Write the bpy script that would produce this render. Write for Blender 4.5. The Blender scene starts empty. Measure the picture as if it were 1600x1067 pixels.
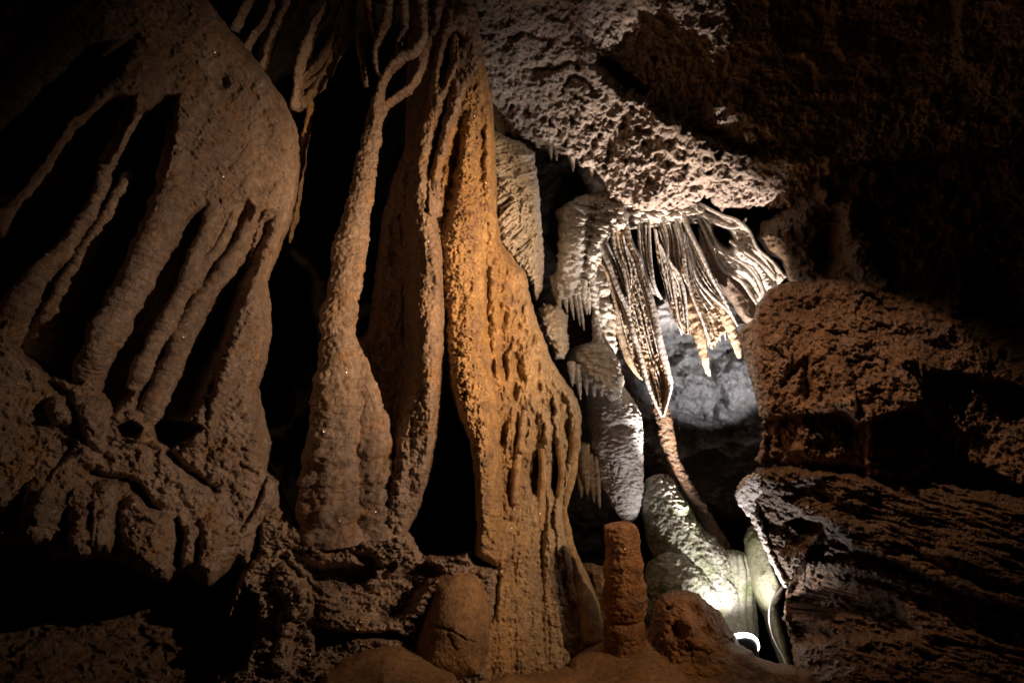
import bpy, math, random
import numpy as np
from mathutils import Vector, Matrix
random.seed(7)
SC = bpy.context.scene
COL = SC.collection

# ------------------------------------------------------------------ camera
F = 1067.0                       # focal length in photo pixels (24 mm on 36 mm, 1600 px wide)
PITCH = math.radians(20)
CAM = np.array([0.0, 0.0, 1.6])
RIGHT = np.array([1.0, 0, 0]); FWD = np.array([0, math.cos(PITCH), math.sin(PITCH)]); UP = np.array([0, -math.sin(PITCH), math.cos(PITCH)])
def P(x, y, d):
    """photo pixel + distance along the view axis -> world point(s)"""
    x = np.asarray(x, float); y = np.asarray(y, float); d = np.asarray(d, float)
    X = (x - 800) / F * d; Y = -(y - 533.5) / F * d
    return CAM + X[..., None] * RIGHT + Y[..., None] * UP + d[..., None] * FWD
cd = bpy.data.cameras.new('camera'); cam = bpy.data.objects.new('camera', cd); COL.objects.link(cam)
cd.lens = 24; cd.sensor_width = 36; cd.clip_end = 200; cd.clip_start = 0.05
cam.location = CAM; cam.rotation_euler = (math.pi / 2 + PITCH, 0, 0)
SC.camera = cam

# ------------------------------------------------------------------ world: a closed cave, almost no ambient light
w = bpy.data.worlds.new('World'); SC.world = w; w.use_nodes = True
w.node_tree.nodes['Background'].inputs[0].default_value = (0.02, 0.018, 0.016, 1)
w.node_tree.nodes['Background'].inputs[1].default_value = 0.05
SC.view_settings.view_transform = 'Standard'; SC.view_settings.look = 'None'
SC.view_settings.exposure = 0; SC.view_settings.gamma = 1
SC.cycles.max_bounces = 5; SC.cycles.diffuse_bounces = 3; SC.cycles.glossy_bounces = 2
SC.cycles.sample_clamp_indirect = 3; SC.cycles.use_denoising = True

# ------------------------------------------------------------------ lamps
def spot(name, src, dst, power, color, angle, blend=0.5, radius=0.05):
    ld = bpy.data.lights.new(name, 'SPOT'); o = bpy.data.objects.new(name, ld); COL.objects.link(o)
    ld.energy = power; ld.color = color; ld.spot_size = math.radians(angle); ld.spot_blend = blend; ld.shadow_soft_size = radius
    s = Vector(P(*src)); t = Vector(P(*dst))
    o.location = s; o.rotation_euler = (t - s).to_track_quat('-Z', 'Y').to_euler()
    return o
WARM = (1.0, 0.62, 0.34); AMBER = (1.0, 0.55, 0.2); WHITE = (1.0, 0.90, 0.84)
spot('warm_flood', (2150, 250, 3.1), (705, 530, 5.8), 860, (1.0, .70, .47), 63, 1.0, .035)
spot('amber_spot', (1560, 450, 3.2), (735, 440, 6.0), 900, (1.0, .62, .31), 54, 1.0, .035)
spot('amber_low', (1660, 470, 4.1), (870, 900, 6.0), 250, (1.0, .63, .34), 50, 1.0, .02)
spot('wall_spot', (500, -800, 3.4), (1270, 560, 5.5), 1150, (1.0, .62, .38), 27, 1.0, .03)
spot('lamp_spill', (1157, 998, 6.86), (1060, 300, 8.6), 105, WHITE, 150, .5, .05)
spot('lamp_core', (1157, 998, 6.86), (1085, 480, 8.4), 2500, (1.0, .87, .77), 48, .55, .04)
spot('niche_lamp', (1228, 770, 7.1), (980, 380, 8.1), 330, WHITE, 44, .7, .03)
spot('back_lamp', (1230, 700, 8.2), (1110, 550, 10.3), 120, (1.0, .96, .96), 60, .5, .05)


# ------------------------------------------------------------------ numpy noise
_rs = np.random.RandomState(11)
_perm = _rs.permutation(4096).astype(np.int64)
_grad = _rs.normal(size=(4096, 3)); _grad /= np.linalg.norm(_grad, axis=1)[:, None]; _grad = _grad.astype(np.float32)
_rnd = _rs.rand(4096, 3).astype(np.float32)
def _hash(i, j, k):
    return _perm[(i + _perm[(j + _perm[k & 4095]) & 4095]) & 4095]
def perlin(Q):
    Q = np.asarray(Q, np.float64); i0 = np.floor(Q).astype(np.int64); f = (Q - i0).astype(np.float32)
    u = f * f * f * (f * (f * 6 - 15) + 10); out = np.zeros(len(Q), np.float32)
    for a in (0, 1):
        wa = u[:, 0] if a else 1 - u[:, 0]
        for b in (0, 1):
            wb = u[:, 1] if b else 1 - u[:, 1]
            for c in (0, 1):
                wc = u[:, 2] if c else 1 - u[:, 2]
                g = _grad[_hash(i0[:, 0] + a, i0[:, 1] + b, i0[:, 2] + c)]
                out += wa * wb * wc * (g[:, 0] * (f[:, 0] - a) + g[:, 1] * (f[:, 1] - b) + g[:, 2] * (f[:, 2] - c))
    return out * 1.5
def fbm(Q, freq=1.0, octs=4, gain=0.5, off=0.0, ridged=False, billow=False):
    Q = np.asarray(Q) * freq + off; a = 1.0; s = np.zeros(len(Q), np.float32); t = 0
    for _ in range(octs):
        n = perlin(Q)
        if ridged: n = 1 - 2 * np.abs(n) * 1.4
        if billow: n = 2 * np.abs(n) * 1.6 - 1
        s += a * n; t += a; a *= gain; Q = Q * 2.03 + 17.1
    return s / t
def worley(Q, freq=1.0, off=0.0, jit=0.9):
    """F1, F2 and a random number per cell"""
    Q = np.asarray(Q) * freq + off; i0 = np.floor(Q).astype(np.int64); n = len(Q)
    f1 = np.full(n, 9.0, np.float32); f2 = np.full(n, 9.0, np.float32); cid = np.zeros(n, np.float32)
    for a in (-1, 0, 1):
        for b in (-1, 0, 1):
            for c in (-1, 0, 1):
                h = _hash(i0[:, 0] + a, i0[:, 1] + b, i0[:, 2] + c); r = _rnd[h]
                d = np.sqrt((i0[:, 0] + a + .5 + (r[:, 0] - .5) * jit - Q[:, 0]) ** 2 + (i0[:, 1] + b + .5 + (r[:, 1] - .5) * jit - Q[:, 1]) ** 2
                            + (i0[:, 2] + c + .5 + (r[:, 2] - .5) * jit - Q[:, 2]) ** 2).astype(np.float32)
                m = d < f1
                f2 = np.where(m, f1, np.minimum(f2, d)); cid = np.where(m, r[:, 1] * 7.77 % 1, cid); f1 = np.where(m, d, f1)
    return f1, f2, cid
def sstep(x, a=0.0, b=1.0):
    t = np.clip((x - a) / (b - a), 0, 1); return t * t * (3 - 2 * t)
def flow_space(W, along, across=1.0, stretch=1.0, ang=0.0):
    """rock coordinates squeezed along the flow (vertical turned by ang in the wall's plane), so that noise makes cross-ripples"""
    c, s = math.cos(ang), math.sin(ang)
    a = W[:, 2] * c + W[:, 0] * s; b = W[:, 0] * c - W[:, 2] * s
    return np.stack([b * across, W[:, 1] * stretch, a * along], 1)

# ------------------------------------------------------------------ objects
def tag(o, label=None, cat=None, group=None, kind=None):
    if label: o['label'] = label
    if cat: o['category'] = cat
    if group: o['group'] = group
    if kind: o['kind'] = kind
    return o
def thing(name, label, cat, loc, group=None):
    o = bpy.data.objects.new(name, None); COL.objects.link(o); o.location = Vector(loc); o.empty_display_size = 0.1
    return tag(o, label, cat, group)
def link(name, V, faces, mat, parent=None, tris=None, smooth=True):
    """ONE mesh object; V in world metres; a list of quads (N,4) and/or tris (M,3)"""
    V = np.asarray(V, np.float64)
    org = np.array(parent.location) if parent is not None else np.array([V[:, 0].mean(), V[:, 1].mean(), V[:, 2].min()])
    if parent is not None and parent.parent is not None: org = org + np.array(parent.parent.location)
    q = np.asarray(faces, np.int32).reshape(-1, 4); t = np.asarray(tris if tris is not None else [], np.int32).reshape(-1, 3)
    me = bpy.data.meshes.new(name)
    nv, nq, nt = len(V), len(q), len(t)
    me.vertices.add(nv); me.vertices.foreach_set('co', (V - org).astype(np.float32).ravel())
    me.loops.add(nq * 4 + nt * 3); me.loops.foreach_set('vertex_index', np.concatenate([q.ravel(), t.ravel()]).astype(np.int32))
    me.polygons.add(nq + nt)
    me.polygons.foreach_set('loop_start', np.concatenate([np.arange(nq) * 4, nq * 4 + np.arange(nt) * 3]).astype(np.int32))
    me.update(calc_edges=True); me.validate()
    me.polygons.foreach_set('use_smooth', np.full(len(me.polygons), smooth))
    me.materials.append(mat)
    o = bpy.data.objects.new(name, me); COL.objects.link(o)
    if parent is None: o.location = org
    else: o.parent = parent
    return o

# ------------------------------------------------------------------ interpolation through control points (x, y, depth)
def surf(ctrl):
    c = np.asarray(ctrl, float); n = len(c); X = c[:, :2] / 500; D = np.linalg.norm(X[:, None] - X[None], axis=2)
    A = np.zeros((n + 3, n + 3)); A[:n, :n] = D; A[:n, n] = 1; A[:n, n + 1:] = X; A[n:, :n] = A[:n, n:].T
    w_ = np.linalg.solve(A + 1e-9 * np.eye(n + 3), np.concatenate([c[:, 2], np.zeros(3)]))
    def f(x, y):
        Y = np.stack([x, y], 1) / 500; out = w_[n] + Y @ w_[n + 1:]
        for k in range(n): out = out + w_[k] * np.linalg.norm(Y - X[k], axis=1)
        return out
    return f
def seg_fields(x, y, pts):
    """distance to a polyline, with the polyline's further columns interpolated at the nearest point"""
    p = np.asarray(pts, float); best = np.full(len(x), 1e9); val = np.zeros((len(x), p.shape[1] - 2))
    for a, b in zip(p[:-1], p[1:]):
        dx, dy = b[0] - a[0], b[1] - a[1]; L = dx * dx + dy * dy + 1e-9
        t = np.clip(((x - a[0]) * dx + (y - a[1]) * dy) / L, 0, 1)
        d = np.hypot(x - a[0] - t * dx, y - a[1] - t * dy); m = d < best
        best = np.where(m, d, best)
        if p.shape[1] > 2: val = np.where(m[:, None], a[2:] + t[:, None] * (b[2:] - a[2:]), val)
    return best, val
def poly_sd(x, y, poly):
    """signed distance in pixels, positive inside"""
    p = np.asarray(poly, float); n = len(p); best = np.full(len(x), 1e9); ins = np.zeros(len(x), bool)
    for k in range(n):
        a, b = p[k], p[(k + 1) % n]; dx, dy = b - a; L = dx * dx + dy * dy + 1e-9
        t = np.clip(((x - a[0]) * dx + (y - a[1]) * dy) / L, 0, 1)
        best = np.minimum(best, np.hypot(x - a[0] - t * dx, y - a[1] - t * dy))
        if a[1] != b[1]:
            c = ((a[1] > y) != (b[1] > y)) & (x < (b[0] - a[0]) * (y - a[1]) / (b[1] - a[1]) + a[0]); ins ^= c
    return np.where(ins, best, -best)
def ridge(pts, power=0.5):
    """a rounded ridge: pts (x, y, radius px, height m)"""
    def f(x, y):
        d, v = seg_fields(x, y, pts); t = np.clip(d / np.maximum(v[:, 0], .1), 0, 1)
        return -v[:, 1] * (1 - t * t) ** power
    return f
def groove(pts): 
    def f(x, y):
        d, v = seg_fields(x, y, pts); return v[:, 1] * np.exp(-(d / np.maximum(v[:, 0], .1)) ** 2)
    return f
def pit(poly, depth, soft, shape=1.0):
    def f(x, y):
        s = poly_sd(x, y, poly); return depth * sstep(s, -soft * .3, soft) ** shape
    return f
def hole(cx, cy, rx, ry, depth, ang=0.0):
    c, s = math.cos(ang), math.sin(ang)
    def f(x, y):
        u = ((x - cx) * c + (y - cy) * s) / rx; v = ((y - cy) * c - (x - cx) * s) / ry
        return depth * np.exp(-(u * u + v * v) ** 1.5)
    return f

def relief(name, poly, ctrl, mat, feats=(), tex=None, step=2.0, roll=0.25, rollw=30, thick=0.5, wobble=3.0, wf=22.0, parent=None, seed=0.0, holes=(), warp=5.0, wpf=15.0):
    """a lump of rock seen from the path: front surface through control depths, edges rolled back, sides and a back"""
    pl = np.asarray(poly, float)
    x0, y0 = pl.min(0) - 3 * step; x1, y1 = pl.max(0) + 3 * step
    nx = int((x1 - x0) / step) + 1; ny = int((y1 - y0) / step) + 1
    gx, gy = np.meshgrid(x0 + np.arange(nx) * step, y0 + np.arange(ny) * step); x = gx.ravel(); y = gy.ravel()
    q = np.stack([x / wf, y / wf, np.full(len(x), seed)], 1)
    def SD():
        xx = x + wobble * fbm(q, 1, 3, .6); yy = y + wobble * fbm(q, 1, 3, .6, off=31.7)
        s = poly_sd(xx, yy, pl)
        for h in holes: s = np.minimum(s, -poly_sd(xx, yy, h))
        return s
    sd = SD(); S = sd.reshape(ny, nx)
    cell = (S[:-1, :-1] + S[1:, :-1] + S[:-1, 1:] + S[1:, 1:]) / 4 > 0
    idx = np.arange(nx * ny).reshape(ny, nx)
    quads = np.stack([idx[:-1, :-1], idx[1:, :-1], idx[1:, 1:], idx[:-1, 1:]], -1)[cell]
    gyS, gxS = np.gradient(S, step); gn = np.hypot(gxS, gyS) + 1e-6
    # border edges: directed edges without their reverse
    e = np.concatenate([quads[:, [0, 1]], quads[:, [1, 2]], quads[:, [2, 3]], quads[:, [3, 0]]])
    key = e[:, 0].astype(np.int64) * (nx * ny) + e[:, 1]; rev = e[:, 1].astype(np.int64) * (nx * ny) + e[:, 0]
    be = e[~np.isin(key, rev)]; bv = np.unique(be)
    mv = np.clip(-sd[bv], -step, step)
    x[bv] += (gxS / gn).ravel()[bv] * mv; y[bv] += (gyS / gn).ravel()[bv] * mv; sd[bv] = 0
    used = np.unique(quads); remap = np.full(nx * ny, -1); remap[used] = np.arange(len(used))
    x, y, sd = x[used], y[used], np.maximum(sd[used], 0); quads = remap[quads]; be = remap[be]
    d = surf(ctrl)(x, y); W0 = P(x, y, d)
    t = np.clip(sd / rollw, 0, 1); d = d + roll * (1 - np.sqrt(1 - (1 - t) ** 2 * .999))
    f = np.zeros(len(x)); 
    qw = np.stack([x / wpf, y / wpf, np.full(len(x), seed + 5)], 1)
    xw = x + warp * fbm(qw, 1, 3, .6); yw = y + warp * fbm(qw, 1, 3, .6, off=13.7)
    for ft in feats: f = f + ft(xw, yw)
    d = d + f
    if tex is not None: d = d + tex(W0, x, y) * sstep(sd, -2, 10)
    V = P(x, y, d)
    n = len(V); bvu = np.unique(be); bm = np.full(n, -1); bm[bvu] = n + np.arange(len(bvu))
    B = P(x[bvu], y[bvu], d[bvu] + thick); c = B.mean(0); B = B + (c - B) * 0.06
    V2 = np.concatenate([V, B, P([x.mean()], [y.mean()], [d.mean() + thick * 1.3])])
    sk = np.stack([be[:, 1], be[:, 0], bm[be[:, 0]], bm[be[:, 1]]], 1)
    cap = np.stack([bm[be[:, 1]], bm[be[:, 0]], np.full(len(be), len(V2) - 1)], 1)
    return link(name, V2, np.concatenate([quads, sk]), mat, parent, tris=cap)

def smooth_path(p, n):
    p = np.asarray(p, float)
    if len(p) == 2: return p[0] + (p[1] - p[0]) * np.linspace(0, 1, n)[:, None]
    q = np.concatenate([[2 * p[0] - p[1]], p, [2 * p[-1] - p[-2]]]); 
    L = np.concatenate([[0], np.cumsum(np.linalg.norm(np.diff(p[:, :2], axis=0), axis=1))]); s = np.linspace(0, L[-1], n)
    k = np.clip(np.searchsorted(L, s, 'right') - 1, 0, len(p) - 2); t = ((s - L[k]) / np.maximum(L[k + 1] - L[k], 1e-6))[:, None]
    a, b, c, d = q[k], q[k + 1], q[k + 2], q[k + 3]
    return .5 * (2 * b + (c - a) * t + (2 * a - 5 * b + 4 * c - d) * t * t + (3 * b - 3 * c + d - a) * t ** 3)
def sweep(name, pts, mat, parent=None, m=28, step=2.0, disp=None, asp=1.0, tip=(0.5, 0.5), seed=0.0, wander=0.0, flat=None):
    """a solid drawn along a path of (x, y, depth, radius px); asp = depth radius / width radius; disp(W, s, ang) metres outward"""
    p = np.asarray(pts, float); L = np.linalg.norm(np.diff(p[:, :2], axis=0), axis=1).sum(); n = max(8, int(L / step))
    c = smooth_path(p, n); c[:, 3] = np.maximum(c[:, 3], .3)
    if wander:
        q = np.stack([np.linspace(0, L / 45, n), np.full(n, seed + 3.3), np.zeros(n)], 1); c[:, 0] += wander * fbm(q, 1, 3); c[:, 3] *= 1 + .25 * fbm(q, 1.7, 2, off=9)
    ctr = P(c[:, 0], c[:, 1], c[:, 2]); R = c[:, 3] / F * c[:, 2]
    s = np.concatenate([[0], np.cumsum(np.linalg.norm(np.diff(ctr, axis=0), axis=1))])
    T = np.gradient(ctr, axis=0); T /= np.linalg.norm(T, axis=1)[:, None]
    A = np.cross(T, FWD[None]); A /= np.linalg.norm(A, axis=1)[:, None]; Bv = np.cross(A, T)
    # rounded ends
    e0, e1 = R[0] * tip[0], R[-1] * tip[1]; prof = np.ones(n)
    if e0 > 1e-4: prof *= np.sqrt(np.clip(1 - (1 - np.clip(s / e0, 0, 1)) ** 2, 0.02, 1))
    if e1 > 1e-4: prof *= np.sqrt(np.clip(1 - (1 - np.clip((s[-1] - s) / e1, 0, 1)) ** 2, 0.02, 1))
    ang = np.linspace(0, 2 * np.pi, m, endpoint=False); ca, sa = np.cos(ang), np.sin(ang)
    N = A[:, None] * ca[None, :, None] + Bv[:, None] * sa[None, :, None] * (-1)
    Rr = (R * prof)[:, None] * np.ones((1, m)); ax = ca[None, :] * np.ones((n, 1)); bz = -sa[None, :] * asp * np.ones((n, 1))
    W = ctr[:, None] + Rr[..., None] * (A[:, None] * ax[..., None] + Bv[:, None] * bz[..., None])
    Wf = W.reshape(-1, 3)
    if disp is not None:
        dd = disp(Wf, np.repeat(s, m), np.tile(ang, n), np.repeat(R, m)) * np.repeat(prof, m)
        Wf = Wf + N.reshape(-1, 3) * np.asarray(dd)[:, None]
    i = np.arange(n - 1)[:, None] * m; j = np.arange(m)[None]; j2 = (j + 1) % m
    q = np.stack([i + j, i + j2, i + m + j2, i + m + j], -1).reshape(-1, 4)
    V = np.concatenate([Wf, ctr[:1], ctr[-1:]]); a = n * m; jj = np.arange(m)
    tr = np.concatenate([np.stack([(jj + 1) % m, jj, np.full(m, a)], 1), np.stack([(n - 1) * m + jj, (n - 1) * m + (jj + 1) % m, np.full(m, a + 1)], 1)])
    return link(name, V, q, mat, parent, tris=tr)
def sheet(name, L, R, mat, parent=None, nu=40, step=2.0, bulge=0.12, thick=0.02, tex=None):
    """a curtain of stone hung between two edge lines of (x, y, depth); sags away from the viewer between them"""
    ln = lambda p: np.linalg.norm(np.diff(np.asarray(p, float)[:, :2], axis=0), axis=1).sum()
    nv = max(10, int(max(ln(L), ln(R)) / step)); a = smooth_path([list(p) + [1] for p in L], nv); b = smooth_path([list(p) + [1] for p in R], nv)
    u = np.linspace(0, 1, nu)[None, :, None]; c = a[:, None] * (1 - u) + b[:, None] * u
    wd = np.hypot(a[:, 0] - b[:, 0], a[:, 1] - b[:, 1])[:, None] / 60
    d = c[..., 2] + bulge * np.clip(wd, 0, 1.3) * np.sin(np.pi * u[..., 0])
    W = P(c[..., 0], c[..., 1], d).reshape(-1, 3)
    if tex is not None:
        v = np.repeat(np.linspace(0, 1, nv), nu); dd = tex(W, np.tile(u.ravel(), nv), v) * np.repeat(np.clip(wd.ravel() * 3, .1, 1), nu); d = d + dd.reshape(nv, nu)
    Fr = P(c[..., 0], c[..., 1], d).reshape(-1, 3); Bk = P(c[..., 0], c[..., 1], d + thick).reshape(-1, 3); n = nu * nv
    i = (np.arange(nv - 1)[:, None] * nu + np.arange(nu - 1)[None]).ravel()
    q = np.stack([i, i + nu, i + nu + 1, i + 1], 1); qb = q[:, ::-1] + n
    def strip(k): k = np.asarray(k); return np.stack([k[1:], k[:-1], k[:-1] + n, k[1:] + n], 1)
    lft = np.arange(nv) * nu; rgt = lft + nu - 1; top = np.arange(nu); bot = (nv - 1) * nu + top
    Q = np.concatenate([q, qb, strip(lft), strip(rgt[::-1]), strip(top[::-1]), strip(bot)])
    return link(name, np.concatenate([Fr, Bk]), Q, mat, parent)

# ------------------------------------------------------------------ materials
def rock(name, c1, c2, c3=None, rough=(0.35, 0.75), scale=2.0, fine=60, bump=0.5, streak=(1, 1, 0.35), sparkle=0.0, spec=0.5, bdist=0.011, third=0.5, xmix=None):
    m = bpy.data.materials.new(name); m.use_nodes = True; nt = m.node_tree; N = nt.nodes; L = nt.links
    for n in list(N): N.remove(n)
    out = N.new('ShaderNodeOutputMaterial'); b = N.new('ShaderNodeBsdfPrincipled'); L.new(b.outputs[0], out.inputs[0])
    g = N.new('ShaderNodeNewGeometry'); mp = N.new('ShaderNodeMapping'); L.new(g.outputs['Position'], mp.inputs[0]); mp.inputs['Scale'].default_value = streak
    def noise(sc, det=8, rg=.6, dist=0.0, src=mp):
        n = N.new('ShaderNodeTexNoise'); n.inputs['Scale'].default_value = sc; n.inputs['Detail'].default_value = det; n.inputs['Roughness'].default_value = rg
        n.inputs['Distortion'].default_value = dist; L.new(src.outputs[0] if src is mp else g.outputs['Position'], n.inputs['Vector']); return n.outputs['Fac']
    def ramp(src, a, b_):
        r = N.new('ShaderNodeMapRange'); r.inputs['From Min'].default_value = a; r.inputs['From Max'].default_value = b_; L.new(src, r.inputs[0]); return r.outputs[0]
    def mix(f, a, b_):
        x = N.new('ShaderNodeMix'); x.data_type = 'RGBA'; L.new(f, x.inputs['Factor'])
        for s, v in ((6, a), (7, b_)):
            if isinstance(v, tuple): x.inputs[s].default_value = (*v, 1)
            else: L.new(v, x.inputs[s])
        return x.outputs[2]
    col = mix(ramp(noise(scale, 9, .62, .6), .36, .64), c1, c2)
    if c3: col = mix(ramp(noise(scale * 2.3, 7, .65, .3, None), third, third + .16), col, c3)
    if xmix:   # the mineral stain changes along the wall
        sp = N.new('ShaderNodeSeparateXYZ'); L.new(g.outputs['Position'], sp.inputs[0])
        a_ = N.new('ShaderNodeMath'); a_.operation = 'MULTIPLY_ADD'; L.new(noise(2.5, 5, .6, 0, None), a_.inputs[0]); a_.inputs[1].default_value = .5; L.new(sp.outputs[0], a_.inputs[2])
        col = mix(ramp(a_.outputs[0], xmix[0] + .25, xmix[1] + .25), col, xmix[2])
    fn = noise(fine * .35, 6, .7, 0, None)
    hs = N.new('ShaderNodeHueSaturation'); L.new(col, hs.inputs['Color'])
    v = N.new('ShaderNodeMapRange'); v.inputs['From Min'].default_value = .32; v.inputs['From Max'].default_value = .68; v.inputs['To Min'].default_value = .55; v.inputs['To Max'].default_value = 1.35
    L.new(fn, v.inputs[0]); L.new(v.outputs[0], hs.inputs['Value']); L.new(hs.outputs[0], b.inputs['Base Color'])
    r = N.new('ShaderNodeMapRange'); r.inputs['From Min'].default_value = .38; r.inputs['From Max'].default_value = .62; r.inputs['To Min'].default_value = rough[0]; r.inputs['To Max'].default_value = rough[1]
    L.new(noise(scale * 4, 5, .6, 0, None), r.inputs[0]); L.new(r.outputs[0], b.inputs['Roughness'])
    b.inputs['Specular IOR Level'].default_value = spec
    bp = N.new('ShaderNodeBump'); bp.inputs['Strength'].default_value = bump; bp.inputs['Distance'].default_value = bdist * 2.2
    L.new(noise(fine, 9, .72, 0, None), bp.inputs['Height'])
    bp2 = N.new('ShaderNodeBump'); bp2.inputs['Strength'].default_value = bump; bp2.inputs['Distance'].default_value = bdist
    vo = N.new('ShaderNodeTexVoronoi'); vo.inputs['Scale'].default_value = fine * 1.6; L.new(g.outputs['Position'], vo.inputs['Vector'])
    L.new(vo.outputs['Distance'], bp2.inputs['Height']); L.new(bp.outputs[0], bp2.inputs['Normal'])
    bp3 = N.new('ShaderNodeBump'); bp3.inputs['Strength'].default_value = min(1, bump * 1.4); bp3.inputs['Distance'].default_value = bdist * 3.5; L.new(noise(fine * .26, 7, .68, .8, None), bp3.inputs['Height'])
    L.new(bp2.outputs[0], bp3.inputs['Normal']); L.new(bp3.outputs[0], b.inputs['Normal'])
    if sparkle > 0:   # calcite crystals: tiny shiny facets with their own tilt
        v2 = N.new('ShaderNodeTexVoronoi'); v2.inputs['Scale'].default_value = 95; L.new(g.outputs['Position'], v2.inputs['Vector'])
        sx = N.new('ShaderNodeSeparateColor'); L.new(v2.outputs['Color'], sx.inputs[0])
        lt = N.new('ShaderNodeMath'); lt.operation = 'LESS_THAN'; lt.inputs[1].default_value = .35; L.new(v2.outputs['Distance'], lt.inputs[0])
        gt = N.new('ShaderNodeMath'); gt.operation = 'GREATER_THAN'; gt.inputs[1].default_value = 1 - sparkle; L.new(sx.outputs[0], gt.inputs[0])
        mm = N.new('ShaderNodeMath'); mm.operation = 'MULTIPLY'; L.new(lt.outputs[0], mm.inputs[0]); L.new(gt.outputs[0], mm.inputs[1])
        gl = N.new('ShaderNodeBsdfGlossy'); gl.inputs['Roughness'].default_value = .35; gl.inputs['Color'].default_value = (.9, .85, .8, 1)
        vm = N.new('ShaderNodeVectorMath'); vm.operation = 'MULTIPLY_ADD'; vm.inputs[1].default_value = (1.3, 1.3, 1.3); L.new(v2.outputs['Color'], vm.inputs[0])
        ad = N.new('ShaderNodeVectorMath'); ad.operation = 'ADD'; ad.inputs[1].default_value = (-.65, -.65, -.65); L.new(g.outputs['Normal'], ad.inputs[0]); L.new(ad.outputs[0], vm.inputs[2])
        nm = N.new('ShaderNodeVectorMath'); nm.operation = 'NORMALIZE'; L.new(vm.outputs[0], nm.inputs[0]); L.new(nm.outputs[0], gl.inputs['Normal'])
        ms = N.new('ShaderNodeMixShader'); L.new(mm.outputs[0], ms.inputs[0]); L.new(b.outputs[0], ms.inputs[1]); L.new(gl.outputs[0], ms.inputs[2]); L.new(ms.outputs[0], out.inputs[0])
    return m
def plain(name, col, rough=.5, metal=0.0, emit=None):
    m = bpy.data.materials.new(name); m.use_nodes = True; b = m.node_tree.nodes['Principled BSDF']
    b.inputs['Base Color'].default_value = (*col, 1); b.inputs['Roughness'].default_value = rough; b.inputs['Metallic'].default_value = metal
    n = m.node_tree.nodes.new('ShaderNodeTexNoise'); n.inputs['Scale'].default_value = 40
    r = m.node_tree.nodes.new('ShaderNodeMapRange'); r.inputs['To Min'].default_value = rough * .7; r.inputs['To Max'].default_value = min(1, rough * 1.3)
    m.node_tree.links.new(n.outputs['Fac'], r.inputs[0]); m.node_tree.links.new(r.outputs[0], b.inputs['Roughness'])
    if emit: b.inputs['Emission Color'].default_value = (*emit[:3], 1); b.inputs['Emission Strength'].default_value = emit[3]
    return m
M = dict(
    umber=rock('umber_flowstone', (.24, .16, .115), (.42, .31, .24), (.36, .20, .09), scale=1.8, sparkle=.005, rough=(.25, .7), spec=.6, third=.52),
    ochre=rock('ochre_flowstone', (.38, .22, .09), (.58, .37, .17), (.28, .17, .10), scale=1.7, sparkle=.008, rough=(.22, .6), spec=.6, third=.47, xmix=(-.05, .45, (.50, .38, .25))),
    tan=rock('tan_flowstone', (.46, .29, .14), (.54, .40, .24), (.40, .22, .09), scale=2.2, sparkle=.008),
    ceil=rock('pale_breccia', (.54, .42, .35), (.68, .54, .42), (.30, .21, .16), scale=1.5, streak=(1, 1, 1), rough=(.6, .9), bump=.7, fine=45, third=.54),
    cream=rock('cream_calcite', (.62, .54, .44), (.76, .70, .64), (.50, .34, .18), scale=3.0, streak=(1, 1, .3), rough=(.3, .6), third=.56),
    white=rock('white_calcite', (.72, .68, .66), (.82, .79, .77), scale=4.0, rough=(.3, .6), bump=.35),
    rim=rock('pale_drapery_rim', (.50, .43, .37), (.64, .59, .55), scale=5.0, rough=(.3, .6), bump=.5),
    shawl=rock('brown_drapery', (.46, .32, .20), (.60, .48, .36), (.34, .20, .10), scale=3.5, rough=(.3, .6), bump=.4),
    grey=rock('grey_limestone', (.42, .41, .44), (.56, .55, .56), (.36, .33, .32), scale=1.2, streak=(1, 1, 1), rough=(.5, .8), fine=30),
    moss=rock('algae_stained_calcite', (.46, .47, .36), (.62, .61, .54), (.20, .25, .11), scale=1.8, rough=(.35, .65), third=.50),
    green=rock('green_stained_rock', (.22, .25, .14), (.34, .34, .24), scale=2.0, rough=(.4, .7)),
    brown=rock('brown_wall_rock', (.22, .125, .07), (.37, .215, .115), (.28, .19, .155), scale=1.6, streak=(1, 1, .7), rough=(.16, .5), bump=.8, fine=45, sparkle=.006, spec=.8),
    dark=rock('dark_shale', (.12, .068, .036), (.20, .115, .06), (.14, .09, .07), scale=2.0, streak=(1, 1, 1), rough=(.2, .55), bump=.7, fine=50, spec=.7),
    rust=rock('rust_stalagmite', (.26, .115, .045), (.42, .21, .08), (.15, .075, .04), scale=2.6, streak=(1, 1, 1), rough=(.4, .8), sparkle=.01),
    clay=rock('ochre_clay_floor', (.30, .16, .07), (.38, .22, .10), (.22, .13, .08), scale=1.6, streak=(1, 1, 1), rough=(.5, .85), sparkle=.004),
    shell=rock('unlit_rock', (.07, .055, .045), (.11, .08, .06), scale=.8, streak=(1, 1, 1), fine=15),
    black=plain('black_lamp_metal', (.02, .02, .022), .45, .6),
    glow=plain('lit_lamp_lens', (.9, .9, .9), .3, 0, (1.0, .95, .9, 14.0)),
    cable=plain('pale_grey_cable', (.55, .55, .58), .4),
)

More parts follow.
